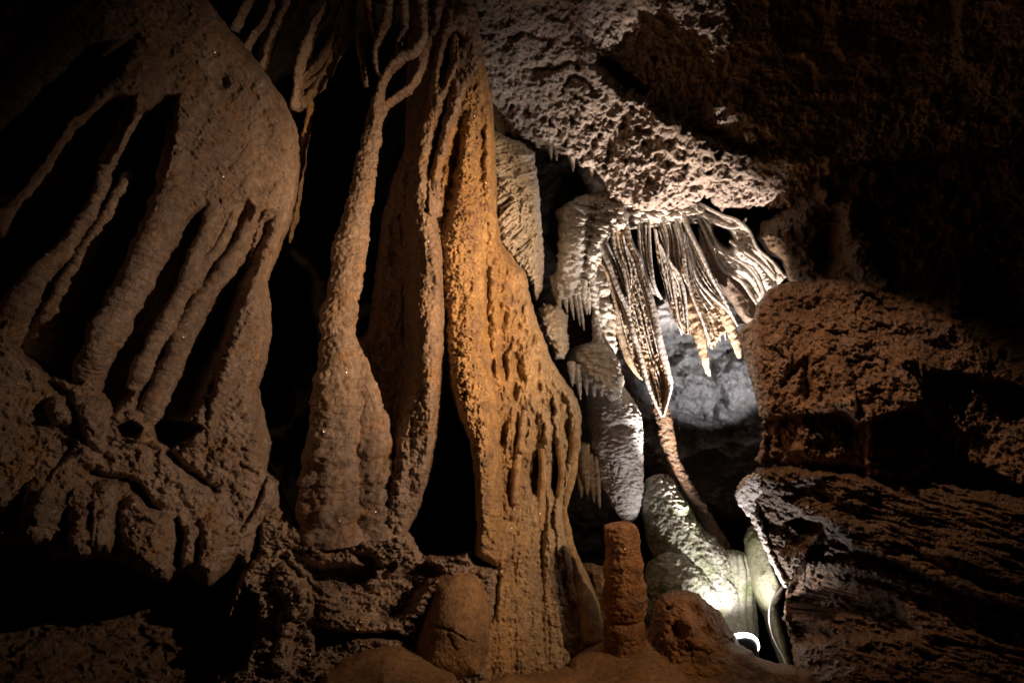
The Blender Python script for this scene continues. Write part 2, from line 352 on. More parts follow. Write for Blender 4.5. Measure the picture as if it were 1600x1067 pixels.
# ------------------------------------------------------------------ surface textures (metres; positive = away from the viewer)
def t_flow(big=.05, rip=.008, fine=.006, ang=0.0, along=26, across=6):
    def f(W, x, y):
        return (big * fbm(W, 2.2, 4) - big * .55 * fbm(flow_space(W, 1.5, 8, 6, ang), 1, 5, .58, ridged=True) + rip * fbm(flow_space(W, along, across, across, ang), 1, 3, .55, ridged=True) + fine * 1.5 * fbm(W, 20, 6, .68, ridged=True) * -1)
    return f
def t_crag(big=.2, mid=.06, fine=.02, crack=.03, f=1.0, sq=(1, 1, 1), rot=0.0):
    def g(W, x, y):
        c, s = math.cos(rot), math.sin(rot); Q = np.stack([(W[:, 0] * c - W[:, 2] * s) * sq[0], W[:, 1] * sq[1], (W[:, 2] * c + W[:, 0] * s) * sq[2]], 1)
        Qd = Q + .4 / f * np.stack([fbm(Q, 1.6 * f, 4, .6), fbm(Q, 1.6 * f, 4, .6, off=5.), fbm(Q, 1.6 * f, 4, .6, off=9.)], 1)
        f1, f2, cid = worley(Qd, 2.6 * f)
        g1, g2, gid = worley(Qd, 8 * f, off=3.)
        msk = sstep(fbm(W, 1.3 * f, 3, off=21.), -.05, .25)
        return (-big * fbm(Q, 1.1 * f, 6, .55, ridged=True) * .5 + mid * ((cid - .5) * .8 + .7 * f1) * (.4 + .6 * msk) + mid * .5 * (gid - .5) * sstep(g2 - g1, 0, .12) + crack * np.exp(-((f2 - f1) / .03) ** 2) * msk
                - fine * 1.8 * fbm(Q, 5 * f, 6, .66, ridged=True) + fine * .6 * fbm(Q, 40 * f, 3, .6, billow=True))
    return g
def t_popcorn(big=.10, scal=.03, fr=11, ang=0.0, fine=.006, along=2.2):
    """wavy overlapping scallops, like frozen drips"""
    def f(W, x, y):
        Q = flow_space(W, along, 1, 1, ang); Qd = Q + .05 * np.stack([fbm(W, 5, 3), fbm(W, 5, 3, off=4.), fbm(W, 5, 3, off=8.)], 1)
        f1, f2, _ = worley(Qd, fr); h1, _, _ = worley(Qd, fr * 2.3, off=7.)
        return big * fbm(W, 2.5, 4) + scal * (f1 - .5) * 2.2 + scal * .7 * h1 - fine * 1.6 * fbm(W, 24, 5, .65, ridged=True)
    return f
def d_rib(rip=.006, big=.02, fine=.004, along=34, fr=1.0):
    """outward displacement for swept columns: cross ripples and lumps"""
    def f(W, s, ang, R):
        Q = np.stack([W[:, 0] * 9, W[:, 1] * 9, s * along], 1) * fr
        return rip * fbm(Q, 1, 3, .55, ridged=True) + big * fbm(W, 5 * fr, 4) + fine * 1.6 * fbm(W, 22, 5, .68, ridged=True)
    return f
def d_scale(sc=.02, fr=14, along=2.4, big=.02, fine=.004, flute=0.0, nf=9):
    """overlapping scallop scales and flutes down a stalactite"""
    def f(W, s, ang, R):
        Q = np.stack([W[:, 0], W[:, 1], W[:, 2] * along], 1) + .04 * np.stack([fbm(W, 6, 2), fbm(W, 6, 2, off=4.), fbm(W, 6, 2, off=8.)], 1)
        f1, f2, _ = worley(Q, fr)
        return -sc * (f1 - .5) * 1.5 + big * fbm(W, 3, 4) + fine * fbm(W, 50, 3) + flute * np.abs(np.sin(ang * nf / 2 + 1.2 * fbm(W, 2.5, 2)))
    return f
def d_twine(amp=.004, along=60, fine=.002):
    def f(W, s, ang, R):
        return amp * (.35 + .5 * fbm(W, 7, 2)) * np.sin(s * along * 2 + 5 * fbm(W, 8, 3) + .7 * np.sin(ang)) + fine * fbm(W, 60, 3) + amp * fbm(W, 25, 3)
    return f

# ------------------------------------------------------------------ the cave itself: far shell, floor, ceiling (structure)
def shell():
    n, m_ = 90, 150; th = np.linspace(0.001, np.pi - .001, n); ph = np.linspace(0, 2 * np.pi, m_, endpoint=False)
    T_, H = np.meshgrid(th, ph, indexing='ij'); D = np.stack([np.sin(T_) * np.cos(H), np.sin(T_) * np.sin(H), np.cos(T_)], -1).reshape(-1, 3)
    r = 1 + .16 * fbm(D, 2.2, 5, .55, ridged=True) + .03 * fbm(D, 12, 4)
    V = D * r[:, None] * np.array([12.5, 14, 9.5]) + np.array([0, 3.5, 4.0])
    i = np.arange(n - 1)[:, None] * m_; j = np.arange(m_)[None]; j2 = (j + 1) % m_
    q = np.stack([i + j, i + j2, i + m_ + j2, i + m_ + j], -1).reshape(-1, 4)
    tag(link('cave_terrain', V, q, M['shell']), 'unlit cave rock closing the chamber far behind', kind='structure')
shell()
def floor():
    xs = np.arange(-9, 9, .05); ys = np.arange(-4, 13, .05); X, Y = np.meshgrid(xs, ys); W = np.stack([X.ravel(), Y.ravel(), np.zeros(X.size)], 1)
    z = .05 + .72 * sstep(W[:, 1], 1.5, 5.5) - .5 * sstep(W[:, 1], 6.6, 8.0) + .15 * fbm(W, .8, 5) + .03 * fbm(W, 6, 4) - .4 * sstep(W[:, 1], -1.0, 1.5) * (1 - sstep(W[:, 1], 1.5, 3.5))
    W[:, 2] = z; ny, nx = X.shape; idx = np.arange(ny * nx).reshape(ny, nx)
    q = np.stack([idx[:-1, :-1], idx[:-1, 1:], idx[1:, 1:], idx[1:, :-1]], -1).reshape(-1, 4)
    tag(link('ground', W, q, M['clay']), 'bare clay and rock cave floor', kind='structure')
floor()

pits = []
for a in [(375, 500, 11, 26), (400, 460, 9, 16), (295, 510, 9, 18), (325, 540, 9, 20), (465, 530, 9, 22), (545, 515, 14, 14), (605, 510, 16, 30), (700, 545, 12, 16), (682, 605, 12, 18),
          (470, 600, 12, 24), (365, 590, 9, 22), (615, 722, 10, 16), (345, 380, 8, 14), (430, 440, 8, 12), (500, 575, 8, 14), (610, 670, 8, 14), (540, 655, 10, 18), (455, 640, 10, 16),
          (640, 450, 12, 10), (745, 570, 16, 14), (800, 600, 12, 26), (850, 640, 9, 22), (190, 450, 9, 22), (155, 540, 8, 18), (225, 545, 7, 18), (265, 495, 10, 12), (122, 440, 10, 12),
          (420, 660, 10, 14), (520, 690, 12, 14), (990, 560, 22, 22), (1000, 640, 14, 20), (940, 660, 12, 16), (1020, 700, 16, 14), (1060, 620, 14, 18), (1040, 590, 12, 12), (1100, 660, 16, 16),
          (1190, 590, 26, 18), (1150, 540, 10, 10), (1230, 600, 12, 12), (960, 720, 14, 12), (850, 700, 12, 20), (900, 780, 26, 20), (1080, 740, 14, 12), (730, 260, 12, 20)]:
    pits.append(hole(750 + a[0] / 2.668, a[1] / 2.668, a[2] / 2.7, a[3] / 2.7, .13, .12))
rr = random.Random(5)
for _ in range(90):
    px, py = rr.uniform(775, 1190), rr.uniform(140, 330); s = rr.uniform(1.6, 3.4); pits.append(hole(px, py, s, s * rr.uniform(1.3, 2.2), rr.uniform(.03, .08), rr.uniform(-.2, .5)))
def ceil_tex(W, x, y):
    lit = sstep(y, 120, 190)
    return t_crag(.24, .06, .03, .01, 1.3)(W, x, y) * (1 - .1 * lit) - lit * (.06 * fbm(W + .1 * fbm(W, 4, 3)[:, None], 6, 6, .68, ridged=True) + .02 * worley(flow_space(W, .6), 7)[0])
tag(relief('ceiling', [(700, -160), (720, 60), (748, 180), (768, 212), (800, 212), (832, 232), (862, 240), (888, 250), (905, 262), (925, 264), (945, 290), (952, 310), (1000, 330), (1080, 325), (1100, 305),
                       (1130, 330), (1192, 322), (1230, 330), (1290, 330), (1360, 330), (1500, 300), (1760, 260), (1800, -160)],
            [(750, -150, 5.6), (760, 60, 7.0), (770, 210, 8.0), (850, 240, 8.3), (950, 300, 7.95), (1010, 320, 7.75), (1080, 325, 7.8), (1190, 320, 7.6), (950, 150, 7.5), (1000, 200, 7.6), (1100, 230, 7.25), (1160, 180, 6.95), (1000, 60, 7.4), (1000, -150, 6.2),
             (1250, 200, 7.0), (1300, 330, 7.4), (1250, -100, 6.6), (1500, 0, 6.6), (1600, 250, 6.6), (1780, 200, 6.2)],
            M['ceil'], [pit([(906, 50), (922, 108), (962, 142), (1004, 160), (1030, 186), (1064, 196), (1110, 226), (1190, 250), (1300, 240), (1500, 120), (1500, -300), (900, -300)], .22, 12),
                        pit([(935, 85), (965, 95), (990, 120), (1022, 140), (1008, 152), (975, 138), (950, 120)], .35, 6),
                        groove([(820, 112, 5, .08), (860, 108, 6, .16), (885, 98, 6, .16), (905, 100, 6, .12)]), groove([(790, 60, 5, .08), (830, 50, 6, .1), (860, 66, 5, .08)]),
                        groove([(885, 130, 5, .16), (895, 118, 5, .18), (918, 128, 5, .15), (928, 140, 4, .12)]),
                        ridge([(905, 10, 18, .12), (912, 70, 15, .15), (922, 110, 12, .12)]), ridge([(1030, 190, 10, .12), (1058, 195, 9, .14), (1068, 215, 8, .1)])] + pits,
            ceil_tex, step=1.7, roll=.3, rollw=14, thick=1.4, wobble=13, wf=11, warp=11, wpf=18), 'pale pitted breccia ceiling above the lit draperies', kind='structure')

for k, (x, y, l_, r_, lb) in enumerate([(860, 238, 14, 3.5, 'tiny pale stalactite at the left of the ceiling lip over the black opening'), (869, 240, 12, 3, 'second tiny pale stalactite from the left on the ceiling lip'),
                                  (894, 250, 20, 4.5, 'longest pale stalactite on the ceiling lip over the black opening'), (925, 268, 10, 4, 'stubby pale stalactite at the right of the ceiling lip')]):
    tag(sweep('stalactite', [(x - 1, y - 14, 8.15, r_ * 1.6), (x, y, 8.15, r_), (x + 1, y + l_ * .6, 8.15, r_ * .6), (x + 1, y + l_, 8.15, .7)], M['ceil'], None, m=16, step=1.2, disp=d_twine(.004, 40), wander=1, seed=200 + k), lb, 'stalactite', 'tiny stalactites on the ceiling lip')

# ------------------------------------------------------------------ left wall of leaning ribs
D_LEFT = [(-200, -150, 3.0), (-150, 500, 3.3), (-150, 1000, 3.3), (0, 200, 3.7), (0, 600, 3.8), (200, 100, 4.2), (250, 400, 4.6), (250, 700, 4.7), (330, 200, 4.8), (465, 250, 5.6), (430, 420, 5.4), (420, 700, 5.3), (430, 900, 5.2), (60, 850, 4.0), (300, 880, 4.8), (300, -100, 4.5)]
dl = surf(D_LEFT)
def DL(x, y): return float(dl(np.array([float(x)]), np.array([float(y)]))[0])
t = thing('flowstone_wall', 'broad dim brown flowstone wall of slanting ribs and black hollows filling the left side', 'rock wall', P(250, 870, 4.7))
H1 = [(178, 148), (210, 150), (208, 188), (170, 250), (140, 315), (112, 362), (84, 398), (45, 442), (24, 476), (0, 510), (-60, 540), (-60, 380), (0, 362), (22, 320), (75, 255), (112, 196)]
H2 = [(212, 178), (235, 170), (258, 152), (276, 150), (272, 210), (252, 290), (232, 340), (214, 400), (190, 450), (172, 490), (150, 560), (125, 600), (80, 590), (40, 560), (10, 530), (24, 480), (48, 442), (90, 398), (120, 355), (148, 312), (178, 250)]
H3 = [(283, 352), (298, 338), (322, 318), (345, 312), (335, 340), (318, 385), (300, 420), (285, 460), (262, 500), (238, 540), (218, 590), (205, 618), (180, 642), (150, 612), (165, 575), (187, 530), (212, 462), (240, 418), (272, 384)]
H4 = [(362, 318), (388, 310), (396, 330), (372, 385), (348, 415), (322, 455), (292, 500), (268, 550), (246, 600), (225, 645), (208, 640), (222, 590), (250, 535), (282, 480), (305, 440), (335, 390), (352, 350)]
H5 = [(408, 342), (428, 338), (424, 365), (408, 410), (392, 440), (372, 490), (348, 545), (325, 598), (305, 645), (270, 665), (240, 665), (250, 625), (285, 565), (312, 515), (346, 460), (384, 400), (402, 365)]
def wall_tex(W, x, y):
    low = sstep(y, 600, 700) * sstep(x, 480, 380)
    return t_flow(.07, .014, .014, .6, 22, 7)(W, x, y) * (1 - .4 * low) + low * t_crag(.16, .06, .018, .02, 1.3, (1, 1, 1.3), .5)(W, x, y) + .004 * fbm(W, 70, 2)
relief('wall_face', [(-220, -200), (260, -200), (300, -30), (330, 8), (362, 50), (400, 92), (445, 158), (465, 200), (469, 250), (467, 295), (457, 340), (437, 395), (418, 440), (424, 480), (425, 510), (419, 560), (405, 605), (413, 650), (426, 692),
                      (418, 735), (440, 750), (442, 790), (410, 830), (400, 870), (392, 905), (372, 880), (345, 905), (322, 918), (292, 892), (265, 912), (240, 906), (200, 882), (158, 872), (122, 878), (98, 868), (80, 878), (62, 852), (0, 852), (-220, 840)],
       D_LEFT, M['umber'], [pit(H1, 1.0, 16), pit(H2, .95, 16), pit(H3, .32, 16), pit(H4, .2, 14), pit(H5, .18, 16),
                            pit([(-200, -200), (212, -200), (212, 0), (262, 62), (330, 122), (358, 148), (300, 200), (-200, 420)], -.20, 4),
                            ridge([(200, 120, 60, .25), (110, 220, 55, .3), (30, 330, 55, .3), (-60, 420, 60, .3)]), groove([(60, 200, 30, .3), (130, 120, 22, .25), (0, 260, 34, .35)]),
                            groove([(160, 110, 14, .22), (210, 60, 10, .1)]), hole(308, 78, 12, 9, .07, .6), hole(348, 128, 9, 12, .12, .4), hole(393, 130, 6, 14, .05, .3),
                            ridge([(425, 345, 18, .12), (408, 420, 24, .2), (380, 500, 30, .25), (345, 580, 32, .25), (318, 640, 26, .2), (300, 720, 20, .05)]),
                            ridge([(395, 470, 40, .1), (390, 560, 45, .18), (375, 640, 50, .15), (360, 720, 40, .05)]),
                            ridge([(95, 640, 25, .15), (150, 640, 22, .2), (140, 700, 24, .14), (70, 800, 25, .1)]), groove([(70, 590, 7, .14), (105, 620, 7, .16), (130, 690, 6, .1), (170, 720, 6, .08)]),
                            pit([(235, 655), (300, 658), (320, 668), (300, 685), (265, 700), (245, 690)], .4, 7), pit([(178, 665), (205, 655), (225, 670), (215, 685), (190, 684)], .3, 6),
                            ridge([(205, 672, 16, .12), (212, 676, 14, .12)]),
                            groove([(130, 730, 6, .12), (160, 745, 7, .15), (200, 750, 7, .13)]), groove([(210, 760, 8, .22), (235, 790, 8, .22), (270, 800, 6, .1)]), groove([(262, 708, 6, .12), (300, 740, 7, .16), (335, 765, 5, .1)]),
                            groove([(275, 812, 5, .15), (282, 840, 6, .18), (270, 880, 5, .12)]), ridge([(230, 810, 46, .14), (235, 880, 40, .22)]), ridge([(130, 780, 24, .12), (125, 860, 20, .2)]), ridge([(165, 770, 20, .1), (160, 850, 18, .15)]),
                            groove([(415, 745, 3, .09), (400, 790, 3, .09), (375, 830, 3, .07)]), groove([(375, 726, 2.5, .07), (400, 740, 2.5, .08)]),
                            ridge([(330, 820, 18, .1), (325, 900, 16, .16)]), ridge([(60, 770, 22, .12), (45, 845, 20, .18)]), ridge([(300, 830, 12, .1), (290, 880, 10, .12)])],
       wall_tex, step=1.9, roll=.35, rollw=26, thick=.9, wobble=4, wf=16, parent=t)
def rib(pts, m=30, asp=1.2, sd=0., **k):
    return sweep('rib', [(x, y, DL(x, y) + o, r * .86) for x, y, r, o in pts], M['umber'], t, m=m, asp=asp, disp=d_rib(.010, .035, .005), wander=2.5, seed=sd, **k)
rib([(225, 130, 22, .15), (200, 195, 11, .05), (172, 250, 9, 0), (151, 310, 10, 0), (122, 360, 11, 0), (85, 405, 14, 0), (45, 450, 19, .0), (15, 500, 24, .05), (-5, 560, 26, .3)], sd=1)
rib([(205, 262, 3, .5), (192, 290, 7, .3), (160, 350, 9, .3), (122, 415, 12, .35), (92, 470, 15, .35), (70, 530, 26, .4), (50, 600, 34, .5)], sd=2)
rib([(285, 150, 16, .2), (276, 250, 22, .08), (262, 330, 28, .02), (236, 390, 27, .0), (210, 440, 27, 0), (185, 490, 27, 0), (158, 540, 26, 0), (140, 575, 22, .05), (118, 610, 8, .15)], sd=3, m=40)
rib([(348, 290, 20, .15), (328, 345, 11, .02), (308, 395, 11, 0), (292, 440, 13, 0), (268, 490, 13, 0), (243, 535, 13, 0), (220, 580, 13, .0), (207, 610, 9, .05)], sd=4)
rib([(375, 300, 14, .15), (362, 345, 8, .02), (346, 382, 8, 0), (322, 412, 9, 0), (302, 445, 10, .03), (288, 470, 9, .1)], sd=5)
rib([(405, 325, 13, .15), (392, 352, 11, .03), (366, 398, 12, 0), (338, 438, 14, 0), (312, 480, 17, 0), (285, 530, 18, 0), (262, 585, 18, 0), (240, 635, 17, .0), (222, 668, 15, .05)], sd=6)
rib([(442, 325, 12, .18), (424, 365, 11, .05), (414, 400, 13, 0), (400, 440, 16, .02), (376, 492, 19, .03), (352, 548, 20, .05), (330, 600, 20, .05), (312, 650, 19, .1)], sd=7)
# hidden rock below and behind the left wall
t2 = tag(relief('rock_shelf', [(-250, 880), (60, 890), (150, 905), (230, 925), (300, 940), (345, 935), (368, 960), (350, 1010), (345, 1200), (-250, 1200)],
                [(-200, 880, 5.2), (0, 900, 5.4), (300, 940, 5.6), (360, 960, 5.5), (-200, 1180, 3.8), (0, 1100, 4.2), (300, 1100, 4.9), (350, 1180, 4.8)], M['dark'], [], t_crag(.22, .09, .02, .03, 1.2, (1, 1, 2.2), .12), step=2.4, roll=.4, rollw=20, thick=1.2, wobble=8),
         'dark layered rock shelf in deep shade at the lower left corner', 'rock')

# ------------------------------------------------------------------ forked column in the middle gap
t = thing('flowstone_column', 'slim grey brown stone column that forks like a tree at its top, in the black gap', 'cave column', P(520, 835, 5.6))
sweep('trunk', [(589, 172, 5.75, 10), (581, 215, 5.7, 13), (571, 262, 5.65, 15), (561, 320, 5.6, 17), (549, 380, 5.6, 22), (539, 440, 5.55, 24), (530, 500, 5.52, 26), (530, 560, 5.5, 31), (528, 620, 5.5, 36), (522, 680, 5.5, 40), (518, 740, 5.48, 42), (515, 800, 5.45, 48), (515, 850, 5.45, 52)],
      M['umber'], t, m=90, asp=.8, disp=lambda W, s, a, R: d_rib(.010, .03, .010, 24)(W, s, a, R) + .03 * np.maximum(0, s - 2.0) * fbm(W, 5, 5, .65), wander=2, seed=11, tip=(.3, .1))
sweep('buttress', [(550, 545, 5.55, 5), (565, 590, 5.58, 16), (575, 640, 5.6, 24), (582, 700, 5.6, 32), (585, 760, 5.6, 38), (585, 840, 5.6, 42)], M['umber'], t, m=70, asp=.8, disp=lambda W, s, a, R: .05 * fbm(W, 5, 6, .68) + .02 * fbm(W, 12, 5, .65, ridged=True), wander=3, seed=14, tip=(1, .1))
br = [
 [(586, 212, 5.72, 6), (588, 185, 5.7, 7.5), (591, 161, 5.65, 8), (605, 118, 5.6, 7.5), (627, 91, 5.55, 7), (650, 79, 5.5, 6), (663, 52, 5.45, 6), (661, 22, 5.4, 7), (655, -30, 5.3, 12)],
 [(627, 92, 5.55, 6), (624, 71, 5.55, 5), (635, 45, 5.5, 5.5), (633, 15, 5.4, 7), (630, -30, 5.3, 12)],
 [(600, 128, 5.6, 4), (590, 109, 5.6, 4.5), (586, 82, 5.6, 5), (594, 56, 5.55, 5.5), (608, 22, 5.45, 7), (612, -30, 5.3, 11)],
 [(588, 84, 5.6, 3.5), (588, 56, 5.6, 4), (579, 22, 5.5, 5), (575, -30, 5.35, 9)],
 [(571, 137, 5.85, 2.5), (567, 109, 5.8, 5), (564, 82, 5.75, 6), (562, 56, 5.7, 6), (571, 28, 5.6, 6), (560, -30, 5.4, 10)],
 [(584, 206, 5.75, 4.5), (605, 165, 5.75, 5.5), (639, 139, 5.75, 6), (657, 109, 5.72, 7), (666, 75, 5.7, 9), (684, 45, 5.65, 12), (690, -10, 5.5, 16)],
 [(640, 30, 5.6, 3), (628, 60, 5.65, 3.5), (612, 95, 5.7, 3)]]
for k, b in enumerate(br): sweep('branch', [(x, y, d, r_ * .8) for x, y, d, r_ in b], M['umber'], t, m=30, step=1.4, asp=2.2, disp=d_rib(.008, .03, .007, 24), wander=4, seed=20 + k)

t = thing('flowstone_roots', 'bunch of thin root like flowstone strands merging downward in the dark, top left of centre', 'flowstone', P(462, 180, 5.9))
rt = [
 [(459, 172, 5.9, 7), (466, 124, 5.9, 9), (477, 82, 5.85, 9), (492, 41, 5.8, 8), (512, 12, 5.7, 9), (525, -30, 5.6, 14)],
 [(464, 168, 5.95, 4), (474, 127, 5.95, 5.5), (500, 97, 5.9, 5), (515, 71, 5.85, 4.5), (530, 41, 5.8, 5), (543, 20, 5.7, 8), (548, -30, 5.6, 14)],
 [(461, 172, 6, 5), (489, 146, 6, 7), (511, 116, 6, 8), (521, 90, 5.95, 9), (537, 67, 5.9, 10), (545, 30, 5.8, 11), (545, -30, 5.7, 16)],
 [(474, 136, 5.97, 4), (500, 121, 5.97, 4.5), (515, 109, 5.97, 5), (524, 95, 5.97, 5)],
 [(492, 45, 5.82, 4), (508, 38, 5.8, 4), (522, 22, 5.7, 6), (527, -20, 5.6, 9)],
 [(383, 80, 5.9, 6), (398, 55, 5.9, 6), (412, 35, 5.85, 6), (427, 0, 5.8, 7), (432, -40, 5.7, 10)],
 [(410, 108, 5.95, 6), (422, 70, 5.95, 7), (436, 35, 5.9, 8), (450, 10, 5.85, 9), (460, -40, 5.7, 14)],
 [(366, 50, 5.9, 7), (377, 25, 5.85, 7), (391, -4, 5.8, 7), (396, -40, 5.7, 9)],
 [(470, 42, 5.95, 6), (472, 20, 5.9, 7), (478, -30, 5.8, 10)],
 [(487, 157, 6.1, 5), (481, 195, 6.1, 6), (474, 240, 6.1, 6), (462, 330, 6.1, 5), (450, 380, 6.1, 3)]]
for k, b in enumerate(rt): sweep('strand', [(x, y, d, r_ * .68) for x, y, d, r_ in b], M['umber'] if k != 9 else M['ochre'], t, m=30, step=1.4, asp=2.4, disp=d_rib(.008, .03, .007, 24), wander=4, seed=40 + k)
tag(relief('rock_brow', [(250, -220), (300, -60), (400, -22), (500, -14), (560, 4), (640, 12), (700, -6), (740, -40), (800, -220)], [(250, -200, 4.2), (400, -30, 5.7), (640, 0, 5.3), (780, -200, 4.8), (500, -200, 4.7), (740, -60, 5.6)], M['umber'], [], t_flow(.12, .01, .01), step=3, roll=.3, thick=.6),
    'brown rock brow from which the forked column hangs, at the top edge', 'rock')

# ------------------------------------------------------------------ fin column and ochre curtain
t = thing('flowstone_column', 'wide grey brown fluted flowstone fin with two rounded ridges, left of the ochre column', 'cave column', P(630, 840, 5.7))
relief('column_body', [(640, -60), (738, -50), (748, 30), (756, 90), (748, 140), (730, 165), (708, 205), (704, 262), (697, 330), (696, 397), (696, 440), (700, 492), (698, 550), (691, 612), (686, 669), (671, 747), (655, 798), (632, 842), (560, 850), (468, 846), (472, 780), (488, 700), (505, 620), (530, 560), (572, 520), (577, 500), (588, 406), (597, 340), (613, 281), (635, 225), (661, 160), (672, 110), (668, 60), (650, 20)],
       [(700, -60, 5.3), (650, -40, 5.4), (735, 50, 5.6), (700, 100, 5.7), (650, 220, 5.95), (600, 400, 6.15), (570, 550, 6.1), (500, 650, 5.85), (560, 830, 5.8), (470, 820, 5.7), (680, 400, 5.85), (690, 600, 5.8), (640, 830, 5.75), (620, 600, 6.1), (620, 400, 6.2)], M['umber'],
       [ridge([(712, 30, 20, .05), (690, 130, 18, .12), (668, 200, 16, .2), (655, 262, 16, .26), (655, 320, 22, .32), (660, 380, 30, .36), (664, 450, 33, .4), (664, 520, 32, .4), (664, 600, 33, .4), (655, 680, 38, .38), (640, 750, 42, .3), (620, 820, 40, .15)], .6),
        ridge([(722, 120, 12, .08), (706, 180, 13, .16), (692, 235, 11, .18), (680, 268, 9, .18), (676, 330, 9, .1)]), groove([(712, 60, 9, .3), (700, 90, 8, .3), (690, 130, 7, .12)]),
        groove([(693, 100, 3, .1), (691, 106, 3, .1)]), ridge([(612, 640, 30, .06), (600, 760, 40, .15), (600, 830, 40, .15)]), groove([(640, 420, 5, .06), (636, 470, 6, .1), (641, 510, 7, .1), (642, 560, 6, .08)])],
       lambda W, x, y: t_flow(.05, .016, .012, .1, 20, 7)(W, x, y) + .03 * fbm(W, 9, 4, .6) + .03 * sstep(y, 500, 700) * fbm(W, 12, 4, .6, ridged=True), step=1.5, roll=.3, rollw=16, thick=.5, wobble=4, wf=14, parent=t)
def net(W, x, y):
    Q = flow_space(W + .10 * np.stack([fbm(W, 4, 3), fbm(W, 4, 3, off=4.), fbm(W, 4, 3, off=8.)], 1), 2.6, 6.5, 3.0, 0); f1, f2, c = worley(Q, 1.0); g1, g2, c2 = worley(Q, 2.3, off=5.)
    m = sstep(x, 758, 790) * sstep(y, 420, 480) * sstep(y, 840, 700)
    return m * (.11 * sstep(f2 - f1, .0, .55) * (.35 + c) + .04 * sstep(g2 - g1, 0, .5))
t = thing('flowstone_curtain', 'tall ochre orange flowstone column widening to the right into a honeycombed curtain', 'flowstone', P(800, 1050, 6.0))
cur_holes = [[(834, 716), (842, 706), (846, 722), (842, 760), (834, 766), (829, 742)], [(868, 716), (873, 700), (876, 730), (868, 770), (862, 760), (864, 735)]]
relief('column_body', [(735, -60), (748, 60), (757, 97), (769, 150), (773, 225), (777, 337), (784, 380), (800, 400), (822, 428), (830, 470), (843, 512), (856, 545), (868, 572), (886, 600), (902, 622), (909, 650), (907, 700), (898, 745), (884, 782), (888, 830), (900, 870), (922, 905), (936, 940), (944, 990), (940, 1030), (888, 1120), (700, 1120), (735, 1010), (768, 960), (775, 905), (770, 885), (740, 868), (745, 830), (741, 747), (733, 687), (717, 650), (697, 594), (684, 500), (674, 425), (672, 340), (684, 270), (692, 210), (706, 150), (700, 90), (700, -40)],
       [(740, -40, 5.7), (750, 100, 5.8), (700, 330, 6.0), (760, 330, 6.15), (700, 500, 6.0), (740, 700, 5.85), (820, 430, 6.5), (780, 600, 6.05), (850, 560, 6.55), (905, 640, 6.8), (830, 700, 6.3), (760, 850, 5.85), (890, 760, 6.8), (850, 850, 6.35), (800, 1000, 5.8), (900, 900, 6.6), (940, 1000, 6.3), (740, 1100, 5.4), (900, 1100, 6.0)],
       M['ochre'], [ridge([(748, 100, 20, .08), (735, 200, 20, .12), (722, 300, 25, .2), (722, 400, 36, .28), (728, 500, 34, .3), (738, 600, 34, .36), (750, 700, 32, .36), (756, 800, 30, .28), (758, 860, 24, .12)], .6),
                    ridge([(765, 170, 12, .08), (768, 260, 12, .1), (770, 340, 12, .05)]), groove([(724, 175, 6, .1), (714, 240, 7, .2), (704, 300, 8, .22), (698, 350, 6, .1)]),
                    groove([(752, 205, 3, .12), (755, 215, 3, .12)]), groove([(762, 420, 4, .1), (761, 500, 5, .13), (764, 600, 4, .08)])]
       + [hole(x, y, a, b, dp, .1) for x, y, a, b, dp in [(769, 575, 4, 14, .12), (805, 612, 5, 12, .16), (786, 678, 6, 22, .2), (806, 692, 4, 14, .1), (812, 722, 4, 14, .1), (894, 690, 4, 20, .12)]]
       + [ridge(r) for r in [[(758, 640, 12, .05), (762, 760, 20, .12), (768, 860, 24, .06)], [(826, 560, 9, .04), (830, 640, 8, .07), (812, 720, 9, .1), (800, 800, 14, .06)], [(853, 600, 8, .05), (856, 680, 7, .1), (860, 760, 8, .12), (862, 860, 14, .1), (870, 960, 20, .05)],
                             [(868, 620, 6, .06), (874, 690, 6, .13), (880, 745, 6, .15), (872, 800, 7, .14), (880, 860, 10, .12), (905, 930, 16, .1)], [(892, 620, 6, .06), (898, 670, 6, .1), (890, 730, 6, .12), (884, 770, 5, .1)]]],
       lambda W, x, y: t_flow(.07, .018, .016, .05, 17, 7)(W, x, y) + .04 * fbm(W, 6, 6, .66) + net(W, x, y) + sstep(x, 780, 740) * sstep(y, 850, 700) * (.05 * fbm(flow_space(W, 13, 8, 8, -.4), 1, 5, .62, ridged=True) + .02 * fbm(W, 30, 3, billow=True)),
       step=1.4, roll=.35, rollw=14, thick=.4, wobble=3, wf=14, parent=t, holes=cur_holes)
def drip(pts, mat='tan', seed=0, **k): return sweep('drip', pts, M[mat], t, m=22, asp=1.4, disp=d_rib(.003, .012, .003, 14), wander=1, seed=seed, **k)
drip([(880, 630, 6.65, 5), (874, 690, 6.6, 5), (878, 740, 6.6, 6), (872, 790, 6.62, 5), (866, 840, 6.5, 6), (874, 890, 6.4, 9)], seed=1)
drip([(896, 640, 6.75, 6), (898, 690, 6.75, 7), (892, 740, 6.75, 8), (885, 775, 6.75, 6), (882, 800, 6.75, 2)], seed=2)
drip([(846, 700, 6.4, 5), (848, 740, 6.45, 6), (846, 775, 6.45, 7), (842, 830, 6.4, 9)], seed=3)
drip([(880, 790, 6.7, 4), (888, 850, 6.65, 9), (905, 910, 6.55, 14), (918, 960, 6.4, 20), (925, 1010, 6.3, 26)], seed=4)
drip([(820, 640, 6.2, 5), (812, 700, 6.2, 6), (806, 745, 6.15, 7), (805, 790, 6.1, 7)], 'ochre', seed=5)

